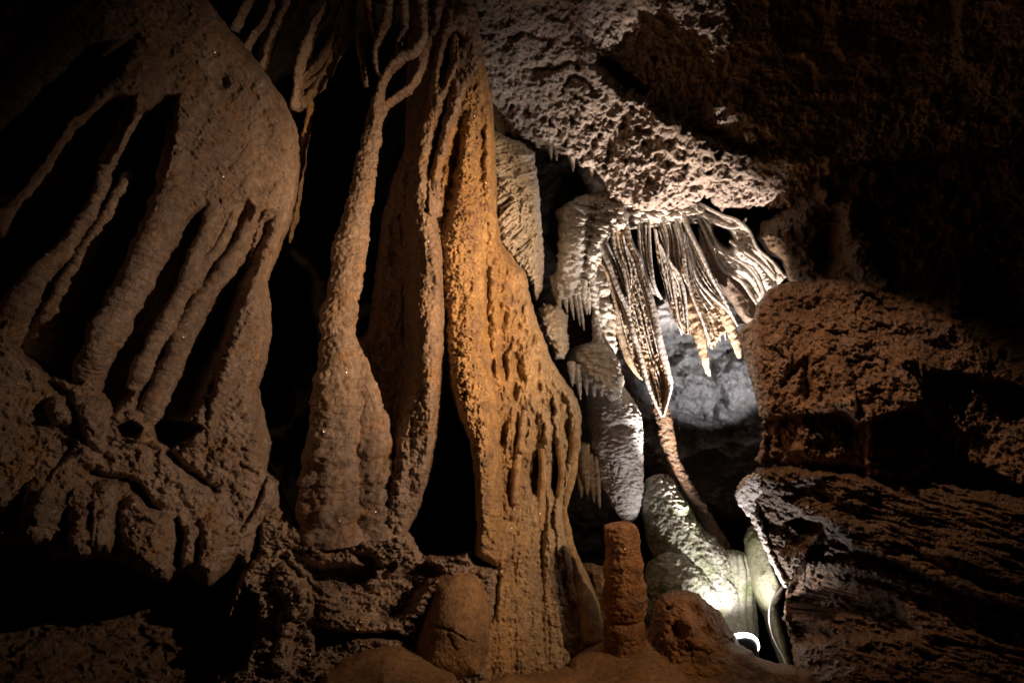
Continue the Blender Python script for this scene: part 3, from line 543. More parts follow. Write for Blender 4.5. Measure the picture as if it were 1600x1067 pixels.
# ------------------------------------------------------------------ rubble and boulders under the columns
t = thing('rock_ledge', 'cracked brown bedrock ledge with black cavities below the forked column', 'rock ledge', P(560, 1060, 5.0))
relief('ledge_face', [(425, 735), (445, 790), (470, 820), (520, 832), (600, 826), (640, 830), (660, 868), (690, 868), (735, 862), (742, 880), (778, 890), (772, 960), (760, 1010), (770, 1150), (330, 1150), (345, 1000), (372, 900), (400, 860), (398, 780)],
       [(420, 750, 5.35), (480, 820, 5.4), (600, 830, 5.5), (740, 870, 5.7), (360, 950, 5.0), (370, 1140, 4.6), (560, 950, 5.3), (560, 1140, 4.7), (760, 1000, 5.5), (760, 1140, 4.9), (640, 900, 5.6)], M['umber'],
       [pit([(478, 880), (500, 882), (540, 880), (585, 885), (590, 900), (560, 915), (520, 920), (490, 912)], .45, 9), pit([(540, 858), (575, 862), (600, 880), (640, 872), (600, 905), (560, 880)], .2, 9),
        pit([(380, 915), (402, 930), (405, 990), (380, 1045), (345, 1060), (330, 1010), (362, 960)], .9, 12), pit([(640, 885), (668, 872), (700, 900), (672, 912), (640, 960), (600, 975), (540, 960), (560, 930)], .2, 12),
        pit([(488, 975), (540, 985), (620, 985), (660, 1010), (620, 1000), (560, 1000), (520, 1012), (490, 1020)], .4, 7), groove([(490, 835, 5, .15), (545, 838, 5, .16), (600, 832, 5, .12)]), groove([(440, 870, 4, .1), (470, 900, 5, .14), (500, 925, 4, .1)]),
        ridge([(452, 900, 26, .15), (470, 950, 22, .18)], .4), ridge([(450, 960, 14, .15), (440, 1040, 16, .12)]), ridge([(672, 905, 14, .06), (655, 940, 16, .08), (640, 965, 14, .06)]), ridge([(505, 930, 24, .1), (520, 960, 20, .1)])],
       t_crag(.22, .08, .035, .0, 1.6, (1, 1, 2.0), .1), step=1.6, roll=.3, rollw=14, thick=.8, wobble=7, wf=14, parent=t)
tag(relief('boulder', [(672, 905), (690, 888), (715, 884), (740, 890), (758, 905), (766, 950), (764, 1010), (752, 1060), (650, 1070), (640, 1040), (648, 1000), (664, 960)],
           [(715, 890, 5.55), (650, 1040, 5.1), (755, 1040, 5.15), (765, 930, 5.4), (710, 980, 5.15)], M['clay'], [ridge([(712, 915, 40, .05), (705, 990, 55, .14), (700, 1050, 60, .1)]), groove([(672, 975, 1.6, .03), (705, 985, 1.6, .035), (730, 1000, 1.6, .03), (742, 1005, 1.5, .02)]), groove([(700, 990, 1.5, .025), (712, 1015, 1.5, .02)])],
           lambda W, x, y: .04 * fbm(W, 3, 4) + .010 * fbm(W, 26, 5, .65) + .006 * fbm(W, 70, 2), step=1.5, roll=.3, rollw=38, thick=.5, wobble=4), 'smooth rounded tan boulder wedged under the ochre column', 'boulder')
tag(relief('clay_mound', [(500, 1050), (530, 1022), (575, 1004), (615, 1003), (660, 1020), (710, 1050), (740, 1130), (480, 1130)], [(520, 1040, 4.9), (590, 1005, 5.1), (700, 1050, 4.9), (600, 1060, 4.5), (600, 1120, 4.2), (500, 1120, 4.2), (720, 1120, 4.3)], M['clay'], [],
           lambda W, x, y: .05 * fbm(W, 3, 4) + .012 * fbm(W, 26, 5, .65), step=2, roll=.25, rollw=20, thick=.5), 'low smooth clay mound at the bottom edge, left of centre', 'mound')

# ------------------------------------------------------------------ behind the gap: twisted column, hollow, grey back wall
tag(relief('fluted_rock', [(762, 200), (790, 212), (812, 222), (836, 238), (838, 262), (843, 300), (846, 345), (851, 400), (848, 448), (838, 470), (815, 430), (792, 404), (770, 380), (760, 300)],
           [(770, 215, 7.2), (835, 245, 7.7), (760, 370, 6.9), (848, 440, 7.5), (805, 320, 7.0)], M['cream'], [ridge([(790, 220, 40, .1), (805, 330, 45, .2), (825, 430, 40, .1)])],
           lambda W, x, y: .20 * fbm(flow_space(W + .22 * fbm(W, 2.2, 3)[:, None], 8, 1.6, 2, 2.25), 1, 6, .66, ridged=True) * -1.4 + .06 * fbm(flow_space(W, 20, 4, 5, 2.25), 1, 4, .6, ridged=True) * -1 + .05 * fbm(W, 2.5, 3) + .008 * fbm(W, 40, 3),
           step=1.2, roll=.45, rollw=24, thick=.6, wobble=4, wf=10), 'pale twisted rock pillar with swirling wood grain grooves beside the black opening', 'rock pillar')
tag(relief('back_wall', [(1010, 480), (1060, 430), (1120, 420), (1180, 430), (1260, 470), (1300, 640), (1260, 760), (1200, 820), (1060, 800), (980, 700), (950, 560)],
           [(1010, 480, 10.2), (1180, 450, 10.4), (1260, 640, 10.2), (1080, 600, 10.3), (1120, 790, 11.2), (980, 700, 10.6)], M['grey'],
           [ridge([(1060, 570, 34, .15), (1085, 620, 30, .12)]), groove([(1110, 560, 5, .2), (1118, 600, 6, .28), (1135, 640, 6, .25), (1150, 650, 6, .2)]), groove([(1040, 560, 3, .1), (1075, 590, 3, .12), (1105, 600, 3, .12)]), ridge([(1145, 580, 30, .2), (1160, 630, 25, .1)]),
            groove([(1055, 640, 4, .12), (1090, 650, 4, .15), (1120, 660, 5, .2)]), ridge([(1130, 640, 12, .15), (1150, 660, 12, .12)])],
           lambda W, x, y: .30 * fbm(W + .2 * fbm(W, 1.5, 3)[:, None], 1.3, 5, .5, ridged=True) * -1 + .05 * worley(W + .2 * fbm(W, 3, 3)[:, None], 2.4)[0] + .012 * fbm(W, 16, 4, .6), step=1.6, roll=.4, thick=.8), 'smooth lumpy blue grey limestone wall glimpsed far behind the draperies', 'rock wall')
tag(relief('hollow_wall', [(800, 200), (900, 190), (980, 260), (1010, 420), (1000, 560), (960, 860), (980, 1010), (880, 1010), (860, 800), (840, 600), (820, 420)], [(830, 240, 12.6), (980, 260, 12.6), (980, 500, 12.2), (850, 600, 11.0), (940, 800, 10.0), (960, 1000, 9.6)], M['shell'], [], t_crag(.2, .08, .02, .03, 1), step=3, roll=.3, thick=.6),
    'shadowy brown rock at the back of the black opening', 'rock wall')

# ------------------------------------------------------------------ the lit cluster of draperies
t = thing('flowstone_cascade', 'scalloped popcorn textured flowstone mass that the pale draperies hang from', 'flowstone', P(960, 440, 8.2))
relief('canopy', [(868, 330), (885, 318), (905, 306), (930, 300), (950, 296), (975, 300), (1010, 305), (1050, 300), (1085, 305), (1110, 325), (1105, 345), (1070, 348), (1040, 352), (1010, 352), (985, 358), (955, 370), (938, 410), (925, 450), (905, 470), (885, 475), (870, 478), (860, 455), (866, 440), (870, 400), (872, 360)],
       [(870, 340, 8.05), (930, 310, 8.1), (1050, 305, 8.0), (1100, 335, 8.0), (1050, 365, 7.95), (950, 380, 7.9), (880, 460, 7.9), (920, 400, 7.8)], M['cream'],
       [ridge([(905, 330, 26, .15), (888, 400, 26, .2), (878, 450, 20, .2)]), groove([(925, 330, 8, .1), (912, 400, 7, .16), (915, 450, 6, .2)]), groove([(935, 300, 12, .15), (960, 312, 8, .1)]), groove([(985, 330, 6, .08), (985, 360, 6, .1)])],
       t_popcorn(.14, .075, 8, .2), step=1.2, roll=.4, rollw=16, thick=.5, wobble=6, wf=9, parent=t)
for k, (x, y, l, r) in enumerate([(868, 452, 30, 5), (880, 448, 42, 6), (888, 445, 56, 5), (897, 450, 60, 4.5), (903, 455, 62, 5), (912, 458, 34, 6), (873, 470, 22, 4), (918, 470, 22, 5)]):
    sweep('drip', [(x - 2, y - 22, 8.0, r * 1.5), (x, y, 7.95, r), (x + l * .10, y + l * .6, 7.95, r * .6), (x + l * .16, y + l, 7.95, .8)], M['cream'], t, m=16, disp=d_twine(.004, 55), wander=1, seed=70 + k)

def rim(pts, parent, r=2.4, mat='rim', o=-.05, seed=0, amp=.003):
    return sweep('rim', [(p[0], p[1], p[2] + o, (p[3] if len(p) > 3 else r)) for p in pts], M[mat], parent, m=14, step=1.3, asp=1.3, disp=d_twine(amp, 52), wander=.8, seed=seed)
def st(sc=.03, fr=12, ang=0., along=2.0):
    def f(W, u, v):
        Q = flow_space(W, along, 1.0, 1.0, ang) + .04 * np.stack([fbm(W, 6, 2), fbm(W, 6, 2, off=4.), fbm(W, 6, 2, off=8.)], 1)
        a = worley(Q, fr)[0]; return sc * (a - .5) * 1.5 + .03 * fbm(W, 4, 3) + .006 * fbm(W, 40, 3) + .06 * fbm(np.stack([u * 7, v * 1.5, W[:, 1]], 1), 1, 3, ridged=True)
    return f
r1 = [(918, 345, 8.1, 8), (922, 390, 8.05, 7), (925, 430, 8.0, 6.5), (930, 480, 8.0, 7), (934, 520, 8.0, 9), (940, 560, 8.05, 11)]
r2 = [(927, 365, 8.0, 3.2), (948, 405, 7.95, 3.4), (966, 452, 7.9, 3.4), (979, 480, 7.88, 3.6), (988, 515, 7.85, 3.6), (999, 550, 7.84, 3.6), (1010, 592, 7.82, 3.2), (1022, 625, 7.8, 2.6), (1035, 652, 7.8, 1.8)]
r3 = [(957, 360, 8.0), (961, 390, 7.98), (974, 422, 7.93), (981, 455, 7.9), (984, 485, 7.88)]
r4 = [(979, 345, 8.0, 2.4), (987, 379, 7.98, 2.4), (999, 401, 7.92, 2.5), (1006, 431, 7.9, 2.8), (1016, 461, 7.85, 4.2), (1024, 495, 7.83, 5.2), (1030, 525, 7.8, 5.6), (1037, 555, 7.8, 5.6), (1045, 585, 7.8, 4.4), (1048, 606, 7.8, 3), (1036, 652, 7.8, 1.8)]
r5 = [(1014, 335, 8.05), (1016, 394, 8.0), (1020, 430, 7.95), (1024, 450, 7.95), (1034, 468, 8.0)]
r6 = [(927, 400, 8.2, 5), (950, 431, 8.2, 5), (961, 465, 8.2, 5.5), (966, 510, 8.18, 6), (980, 555, 8.15, 6), (994, 582, 8.12, 4), (1004, 594, 8.1, 1.5)]
r7 = [(1029, 320, 8.1, 2), (1042, 367, 8.05, 2), (1045, 405, 8.0, 2), (1062, 431, 8.0, 2.2), (1071, 469, 8.0, 2.2), (1075, 523, 8.0, 1.2)]
r8 = [(1030, 380, 8.15, 2), (1040, 401, 8.15, 2), (1049, 427, 8.1, 2), (1055, 465, 8.1, 2), (1059, 491, 8.1, 2), (1068, 521, 8.1, 1.2)]
r9 = [(1053, 335, 8.1, 2.2), (1067, 386, 8.0, 2.2), (1072, 424, 7.95, 2.2), (1081, 461, 7.92, 2.2), (1096, 497, 7.9, 2), (1113, 546, 7.9, 1)]
r10 = [(1062, 320, 8.1, 3.6), (1077, 360, 8.0, 3.6), (1096, 397, 7.92, 3), (1111, 431, 7.88, 2.6), (1130, 465, 7.85, 2.2), (1153, 510, 7.82, 1.6)]
r11 = [(1077, 385, 8.1, 2), (1088, 432, 8.0, 2), (1110, 461, 7.95, 2.4), (1136, 484, 7.9, 2.2), (1152, 508, 7.85, 1.2)]
GR = 'thin pale draperies hanging from the lit cascade'
def drapery(label, L, R, mat='shawl', ends=None, bulge=.09, rims=(1, 1), sd=0, rm='rim', nu=34, ang=0.0, group=GR, folds=(.32, .66)):
    L3 = [p[:3] for p in L]; R3 = [p[:3] for p in R]
    b = P(*ends) if ends else P(*R3[-1]); th = thing('drapery', label, 'drapery', b, group)
    sheet('curtain', L3, R3, M[mat], th, nu=nu, step=1.3, bulge=bulge, thick=.03, tex=st(.035, 13, ang))
    if rims[0]: rim(L, th, seed=sd, mat=rm)
    if rims[1]: rim(R, th, seed=sd + 1, mat=rm)
    n_ = 12; a = smooth_path([list(p) + [1] for p in L3], n_); b_ = smooth_path([list(p) + [1] for p in R3], n_); w_ = np.hypot(a[:, 0] - b_[:, 0], a[:, 1] - b_[:, 1]) / 60
    for q, f in enumerate(folds):
        e = .04 * math.sin(sd * 7.1 + q * 3); t_ = np.linspace(f + e, f * .8 + .1 - e, n_); c = a[:, :3] * (1 - t_)[:, None] + b_[:, :3] * t_[:, None]
        c[:, 2] += bulge * np.clip(w_, 0, 1.3) * np.sin(np.pi * t_) - .012; k0 = q % 2; k1 = n_ - 1 - (sd + q) % 4
        sweep('fold', [(c[k, 0], c[k, 1], c[k, 2], 1.9 - 1.2 * (k - k0) / (k1 - k0)) for k in range(k0, k1)], M['cream' if (sd + q) % 3 else 'white'], th, m=12, step=1.4, asp=1.6, disp=d_twine(.004, 45), wander=1.2, seed=sd * 3 + q)
    return th
th = thing('stone_pillar', 'lumpy pale pillar at the left of the draperies joining the popcorn flowstone to the ledge below', 'cave column', P(935, 560, 8.0))
sweep('shaft', r1, M['cream'], th, m=40, step=1.3, asp=1.0, disp=d_scale(.02, 12, 1.8, .04), wander=2)
sweep('shaft', [(930, 395, 8.15, 3), (938, 440, 8.12, 12), (944, 490, 8.1, 15), (948, 540, 8.1, 17), (950, 570, 8.1, 14)], M['cream'], th, m=50, step=1.3, asp=.8, disp=d_scale(.03, 9, 1.5, .06), wander=2, seed=3)
drapery('brown folded drapery ending in a blunt point left of the longest pale curtain', r6, [(p[0] + dx, p[1], p[2] + .15, 2) for p, dx in zip(r2[:7], (2, 0, 0, 2, 4, 2, -5))], bulge=.1, rims=(1, 0), sd=1, rm='shawl')
drapery('longest drapery, two white rope like edges meeting in a sharp spear point', r2, r4, bulge=.24, sd=3, nu=60, folds=(.22, .42, .6, .8))
drapery('short ochre streaked drapery between two thin white edges under the middle of the canopy', r3, [(978, 352, 8.1), (985, 385, 8.1), (990, 415, 8.08), (990, 450, 8.05), (986, 486, 7.9)], mat='tan', rims=(1, 0), sd=5)
drapery('narrow cream drapery with a hooked toe right of the spear pointed curtain', [(998, 345, 8.15), (1000, 390, 8.1), (1006, 420, 8.05), (1016, 445, 8.0), (1022, 460, 8.0)], r5, mat='cream', rims=(1, 1), sd=7)
drapery('striped brown drapery with a twin white edge ending in small prongs', [(1020, 345, 8.2), (1026, 400, 8.2), (1036, 440, 8.15), (1046, 480, 8.1), (1056, 505, 8.1)], r8, rims=(0, 1), sd=9)
drapery('straight edged drapery between the pronged curtain and the brown stalactite', [(p[0] - 1, p[1], p[2] + .12) for p in r8], r7, rims=(0, 1), sd=11)
drapery('slender drapery with its white edge ending in a needle tip right of centre', [(p[0] + 3, p[1], p[2] + .15) for p in r7], r9, rims=(0, 1), bulge=.2, sd=13)
drapery('long drapery with a broad smooth pale edge slanting to the lower right', r11, r10, rims=(1, 1), bulge=.16, sd=15, folds=(.25, .5, .75))
drapery('dim recessed drapery behind the slanting pale edge', [(p[0] + 2, p[1], p[2] + .15) for p in r9], [(p[0] - 1, p[1], p[2] + .12) for p in [(1070, 350, 8.1)] + r11[1:5] + [(1140, 500, 7.95)]], rims=(0, 0), sd=17)
# stalactites among them
def stal(label, pts, mat='shawl', group='small stalactites at the foot of the draperies', d=None, **k):
    o = sweep('stalactite', pts, M[mat], None, m=26, step=1.2, disp=d or d_twine(.010, 28, .004), wander=1.5, seed=pts[0][0], **k); return tag(o, label, 'stalactite', group)
stal('ringed brown stalactite with a bright calcite tip just left of the right hand rock', [(1122, 462, 8.0, 5), (1130, 484, 7.95, 7), (1141, 512, 7.95, 8), (1149, 534, 7.95, 7), (1154, 553, 7.95, 5), (1155, 560, 7.95, 3)])
stal('ringed brown stalactite hanging lowest below the needle tipped drapery', [(1074, 462, 8.1, 6), (1081, 487, 8.05, 9), (1092, 522, 8.0, 8), (1100, 556, 8.0, 6), (1106, 578, 8.0, 4), (1110, 588, 8.0, 2)])
stal('stubby brown stalactite half hidden behind the needle tipped drapery', [(1086, 440, 8.2, 8), (1090, 470, 8.2, 8), (1095, 500, 8.2, 6), (1098, 520, 8.2, 2)])
for k, (x, y, l, lb) in enumerate([(1063, 500, 24, 'left prong of the white pronged toe'), (1057, 492, 16, 'shortest prong of the white pronged toe'), (1121, 488, 46, 'tallest grey spike above the grey back wall'), (1112, 494, 36, 'short grey spike left of the tallest one'), (1131, 498, 34, 'short grey spike right of the tallest one')]):
    stal(lb, [(x - l * .12, y, 8.3, 4.5), (x, y + l * .5, 8.3, 2.8), (x + l * .1, y + l, 8.3, .6)], 'grey' if k > 1 else 'white', d=d_twine(.003, 50))
# right hand shell draperies
t = thing('drapery', 'wide tan fan shaped drapery with curled pale rims reaching right to the dark rock', 'drapery', P(1180, 476, 7.7))
fan_u = [(1092, 318, 8.12), (1125, 335, 7.97), (1152, 345, 7.82), (1172, 362, 7.72), (1184, 388, 7.67), (1208, 410, 7.62), (1228, 434, 7.52)]
fan_l = [(1078, 330, 8.32), (1096, 352, 8.27), (1110, 385, 8.22), (1128, 420, 8.17), (1158, 440, 8.12), (1174, 462, 8.07), (1184, 476, 8.02)]
sheet('curtain', fan_l, fan_u, M['cream'], t, nu=70, step=1.3, bulge=-.05, thick=.06,
      tex=lambda W, u, v: .05 * np.sin(u * 15 + 5 * fbm(W, 2.5, 3) + 2 * v) + .05 * fbm(W, 5, 5, .6) + .02 * fbm(np.stack([u * 12, v * 34, W[:, 1]], 1), 1, 3, ridged=True) + .012 * fbm(W, 30, 3) + .9 * np.exp(-(((u - .45) / .2) ** 2 + ((v - .36) / .12) ** 2) ** 2))
rim([p + (2.6,) for p in fan_u], t, seed=31); rim([p + (2.6,) for p in fan_l], t, seed=32)
rim([(1098, 335, 8.17, 2), (1118, 348, 8.04, 2.2), (1142, 356, 7.92, 2.2), (1160, 352, 7.84, 2), (1166, 340, 7.82, 1.5)], t, seed=33)
rim([(1122, 392, 8.07, 2), (1148, 404, 7.97, 2.4), (1165, 414, 7.92, 2.4), (1180, 430, 7.87, 2.2), (1190, 450, 7.87, 3), (1192, 468, 7.87, 2)], t, seed=34)
rim([(1140, 376, 7.97, 2), (1162, 392, 7.84, 2.2), (1185, 408, 7.72, 2.4), (1200, 422, 7.67, 4), (1212, 438, 7.67, 3)], t, seed=35)
tag(relief('rock_curtain', [(1090, 350), (1120, 400), (1160, 445), (1190, 475), (1195, 500), (1175, 512), (1160, 500), (1120, 440), (1095, 400)], [(1095, 360, 8.4), (1180, 480, 8.3), (1120, 430, 8.4), (1180, 505, 8.2)], M['umber'], [], t_flow(.04, .006, .005), step=2, roll=.15, rollw=12, thick=.2),
    'plain shaded brown sheet of rock tucked behind the fan drapery', 'rock')

# ------------------------------------------------------------------ ledges, bulb, lower columns
t = thing('flowstone_ledge', 'knobbly cream flowstone ledge above the swollen hanging stalactite', 'flowstone', P(920, 620, 7.7))
relief('ledge_face', [(880, 560), (895, 545), (915, 535), (935, 530), (952, 540), (965, 560), (976, 590), (972, 618), (955, 628), (940, 612), (925, 600), (912, 590), (902, 600), (890, 596)],
       [(885, 570, 7.9), (930, 535, 7.9), (970, 590, 7.75), (930, 590, 7.6)], M['cream'], [ridge([(925, 550, 30, .1), (940, 600, 26, .15)])], t_popcorn(.08, .05, 9), step=1.2, roll=.35, rollw=14, thick=.4, wobble=5, wf=8, parent=t)
for k, (x, y, l, r) in enumerate([(902, 585, 40, 6), (914, 588, 30, 6), (926, 595, 26, 7), (938, 598, 22, 7), (950, 600, 26, 9), (964, 600, 24, 9), (892, 580, 24, 6)]):
    sweep('drip', [(x, y - 16, 7.75, r * 1.3), (x + 1, y, 7.72, r), (x + l * .08, y + l * .6, 7.7, r * .55), (x + l * .12, y + l, 7.7, 1)], M['cream'], t, m=18, disp=d_twine(.005, 40), wander=1, seed=90 + k)
tag(relief('flowstone', [(838, 485), (850, 475), (872, 478), (888, 492), (886, 515), (890, 540), (880, 562), (866, 560), (858, 540), (842, 520)], [(840, 490, 7.6), (885, 500, 7.5), (870, 555, 7.3), (862, 515, 7.25)], M['cream'], [], t_popcorn(.08, .05, 9), step=1.2, roll=.35, rollw=14, thick=.4, wobble=6, wf=8),
    'small knobbly flowstone knob at the upper right edge of the ochre curtain', 'flowstone')
t = tag(sweep('stalactite', [(940, 590, 8.17, 22), (948, 620, 8.12, 32), (957, 650, 8.07, 40), (962, 690, 8.02, 41), (968, 725, 8.00, 37), (973, 760, 7.98, 31), (978, 785, 7.97, 24), (982, 803, 7.97, 16), (985, 815, 7.97, 7)], M['white'], None, m=150, step=1.1, asp=.9, tip=(.2, .3),
                      disp=lambda W, s, a, R: d_scale(.016, 15, 2.6, .05, .005)(W, s, a, R) + .012 * fbm(W, 16, 4, .65, ridged=True) - .07 * np.exp(-(((s - .62) / .05) ** 2 + ((np.abs((a + np.pi) % (2 * np.pi) - np.pi - 1.4)) / .35) ** 2))),
        'fat swollen white stalactite tapering to a blunt tip above the black gap', 'stalactite')
for k, (x, y, l, r, lb) in enumerate([(912, 730, 44, 11, 'widest'), (903, 740, 38, 8, 'leftmost'), (922, 745, 40, 8, 'middle'), (931, 750, 44, 7, 'rightmost')]):
    o = sweep('stalactite', [(x - 2, y - 40, 7.9, r), (x, y, 7.85, r), (x + 4, y + l * .6, 7.8, r * .55), (x + 6, y + l, 7.8, 1)], M['tan'], None, m=22, disp=d_scale(.01, 16, 2, .01), wander=1, seed=110 + k)
    tag(o, lb + ' of the dim tan stalactites left of the swollen white one', 'stalactite', 'dim stalactites left of the swollen one')
t = tag(sweep('cave_column', [(1024, 560, 8.50, 12), (1028, 610, 8.45, 14), (1036, 650, 8.40, 13), (1044, 690, 8.35, 12), (1055, 730, 8.30, 12), (1072, 765, 8.25, 13), (1090, 795, 8.20, 14), (1106, 825, 8.15, 16), (1122, 860, 8.10, 20), (1132, 890, 8.10, 24)], M['dark'], None, m=60, step=1.2, disp=d_scale(.015, 14, 2.0, .02, .004), wander=2),
        'long thin brown column curving down from behind the spear pointed drapery', 'cave column')
t = thing('flowstone_column', 'broad white flowstone column stained green with algae, lit by the floor lamp', 'cave column', P(1090, 1000, 7.4))
mossd = lambda W, s, a, R: d_scale(.014, 14, 1.9, .07, .005)(W, s, a, R) + .020 * fbm(W, 14, 4, .65, ridged=True)
sweep('cone', [(1022, 742, 8.12, 14), (1030, 765, 8.07, 28), (1040, 800, 8.02, 36), (1055, 835, 7.97, 42), (1075, 870, 7.92, 48), (1095, 905, 7.90, 52), (1110, 945, 7.87, 54), (1115, 1000, 7.87, 58), (1115, 1050, 7.87, 60)], M['moss'], t, m=170, step=1.2, disp=mossd, tip=(.5, .1), seed=5)
sweep('lobe', [(1142, 862, 8.02, 16), (1144, 885, 7.92, 28), (1142, 930, 7.84, 34), (1142, 1000, 7.82, 38), (1142, 1050, 7.82, 40)], M['moss'], t, m=120, step=1.2, disp=lambda W, s, a, R: d_scale(.006, 10, 1.2, .02, .004, .03, 16)(W, s, a, R), tip=(.7, .1), seed=6)
sweep('lobe', [(1044, 872, 7.85, 24), (1050, 900, 7.7, 44), (1062, 935, 7.62, 56), (1066, 990, 7.6, 60), (1066, 1050, 7.6, 62)], M['moss'], t, m=130, step=1.2, disp=mossd, tip=(.5, .1), seed=7)
for k, (x, y, l) in enumerate([(1010, 955, 40), (1015, 960, 26), (1006, 945, 20)]):
    sweep('drip', [(x, y - 22, 7.5, 6), (x, y, 7.45, 4), (x + 3, y + l, 7.45, .8)], M['moss'], t, m=14, disp=d_twine(.004, 40))
t = tag(relief('boulder', [(1162, 840), (1168, 824), (1180, 819), (1196, 832), (1210, 860), (1222, 890), (1230, 915), (1216, 945), (1226, 990), (1238, 1040), (1222, 1045), (1204, 1000), (1192, 962), (1176, 930), (1166, 900), (1163, 868)],
               [(1170, 830, 7.7), (1225, 910, 7.3), (1190, 900, 7.4), (1170, 900, 7.7), (1225, 1030, 7.2)], M['green'], [ridge([(1190, 860, 26, .1), (1200, 930, 26, .14)])], lambda W, x, y: .05 * fbm(W, 2.5, 4) + .012 * fbm(W, 22, 4, .65), step=1.3, roll=.3, rollw=16, thick=.5, wobble=2),
        'narrow green stained rock wedged between the white column and the dark rock', 'rock')
tag(relief('flowstone_mound', [(905, 880), (925, 880), (945, 884), (960, 900), (965, 1010), (930, 1010), (915, 930)], [(920, 885, 7.4), (950, 900, 7.3), (940, 1000, 7.2)], M['tan'], [], t_flow(.05, .01, .006), step=1.6, roll=.3, rollw=20, thick=.4),
    'dim rounded flowstone just behind the rusty stalagmite', 'flowstone')

# ------------------------------------------------------------------ foreground stalagmites and clay bank
def stagd(W, s, a, R): return .03 * fbm(W, 5, 4, .6) + .014 * fbm(W, 22, 4, .65, ridged=True) + .006 * fbm(W, 60, 2) - .03 * np.exp(-((s - .72) / .018) ** 2) * (1 + fbm(W, 6, 2))
tag(sweep('stalagmite', [(969, 817, 6.0, 20), (970, 822, 6.0, 23), (971, 850, 6.0, 25), (973, 890, 5.98, 28), (976, 930, 5.97, 31), (977, 965, 5.96, 31), (976, 1000, 5.95, 28), (976, 1030, 5.95, 30)], M['rust'], None, m=130, step=1.1, disp=lambda W, s, a, R: stagd(W, 1.05 - s + .5, a, R) + .012 * fbm(np.stack([a * .5, s * 9, s * 0], 1), 1, 3, ridged=True) + .03 * fbm(W, 3, 3), tip=(.25, .1), wander=4),
    'upright rusty orange cylindrical stalagmite with a flat top and a broken ring', 'stalagmite')
tag(relief('stalagmite', [(1012, 990), (1018, 962), (1024, 940), (1034, 927), (1052, 922), (1072, 921), (1090, 926), (1102, 936), (1112, 948), (1124, 952), (1134, 970), (1144, 985), (1156, 1005), (1175, 1040), (1150, 1080), (1020, 1080), (1008, 1040)],
           [(1015, 980, 5.95), (1060, 925, 6.1), (1140, 985, 6.1), (1080, 980, 5.7), (1100, 1070, 5.4), (1020, 1070, 5.6)], M['rust'], [hole(1045, 950, 5, 4, .08), hole(1086, 955, 9, 16, .1, -.3), ridge([(1072, 975, 12, .05), (1090, 1000, 14, .06), (1110, 1010, 10, .05)]), hole(1060, 985, 16, 12, .08), hole(1105, 985, 10, 8, .05)],
           lambda W, x, y: .07 * fbm(W, 4, 4, .6) + .03 * fbm(W, 12, 4, .6, ridged=True) + .008 * fbm(W, 50, 3), step=1.3, roll=.4, rollw=34, thick=.5, wobble=4, wf=9),
    'squat pitted rusty orange stalagmite mound beside the glowing lamp', 'stalagmite')
t = tag(relief('clay_bank', [(740, 1075), (790, 1050), (850, 1050), (888, 1040), (893, 1025), (915, 1008), (945, 996), (975, 990), (1010, 985), (1030, 1000), (1080, 1000), (1130, 990), (1160, 1008), (1190, 1028), (1215, 1036), (1245, 1040), (1270, 1052), (1290, 1085), (1300, 1180), (700, 1180)],
               [(760, 1070, 5.2), (900, 1020, 5.95), (980, 990, 6.1), (1100, 990, 6.0), (1200, 1035, 5.8), (1280, 1080, 5.4), (1000, 1080, 5.2), (1000, 1170, 4.8), (720, 1170, 4.4), (1290, 1170, 4.8)], M['clay'], [],
               lambda W, x, y: .06 * fbm(W, 2.5, 4) + .016 * fbm(W, 16, 5, .65) + .006 * fbm(W, 60, 2), step=1.6, roll=.35, rollw=18, thick=.9, wobble=5), 'brown clay bank in the foreground that the rusty stalagmites stand on', 'bank')

# ------------------------------------------------------------------ lamp and cable
t = thing('floor_lamp', 'black round floodlight with a glowing white ring, half hidden behind the squat stalagmite', 'floodlight', P(1160, 1025, 6.9))
def disc_ring(name, x, y, d, prof, mat, parent, n=64, tilt=-.72):
    """lathe around a nearly vertical axis; prof = (radius m, height m)"""
    c = P(x, y, d); pr = np.asarray(prof, float); a = np.linspace(0, 2 * np.pi, n, endpoint=False)
    R = pr[:, 0][:, None] * np.cos(a)[None]; S = pr[:, 0][:, None] * np.sin(a)[None]; Z = pr[:, 1][:, None] + 0 * a[None]
    Yt = S * math.cos(tilt) - Z * math.sin(tilt) * -1 * 0 - Z * math.sin(tilt); Zt = S * math.sin(tilt) + Z * math.cos(tilt)
    V = np.stack([R, Yt, Zt], -1).reshape(-1, 3) + c; k = len(pr)
    i = np.arange(k - 1)[:, None] * n; j = np.arange(n)[None]; j2 = (j + 1) % n
    return link(name, V, np.stack([i + j, i + j2, i + n + j2, i + n + j], -1).reshape(-1, 4), mat, parent)
LX, LY, LD = 1158, 1008, 6.85
disc_ring('housing', LX, LY, LD, [(.001, -.24), (.10, -.24), (.125, -.20), (.15, -.03), (.165, -.02), (.165, .0), (.13, .0), (.12, -.02), (.001, -.02)], M['black'], t)
disc_ring('lens_ring', LX, LY, LD, [(.166, -.035), (.174, -.033), (.177, .004), (.170, .018), (.150, .020), (.140, .010), (.136, .001)], M['glow'], t)
tag(sweep('power_cable', [(1228, 905, 7.0, 1.8), (1222, 918, 6.95, 2.0), (1208, 938, 6.85, 2.2), (1203, 960, 6.8, 2.3), (1206, 985, 6.75, 2.3), (1214, 1005, 6.75, 2.3), (1226, 1028, 6.75, 2.2), (1236, 1060, 6.75, 2.2)], M['cable'], None, m=12, tip=(.2, .2)), 'pale grey cable curving down beside the green stained rock', 'cable')

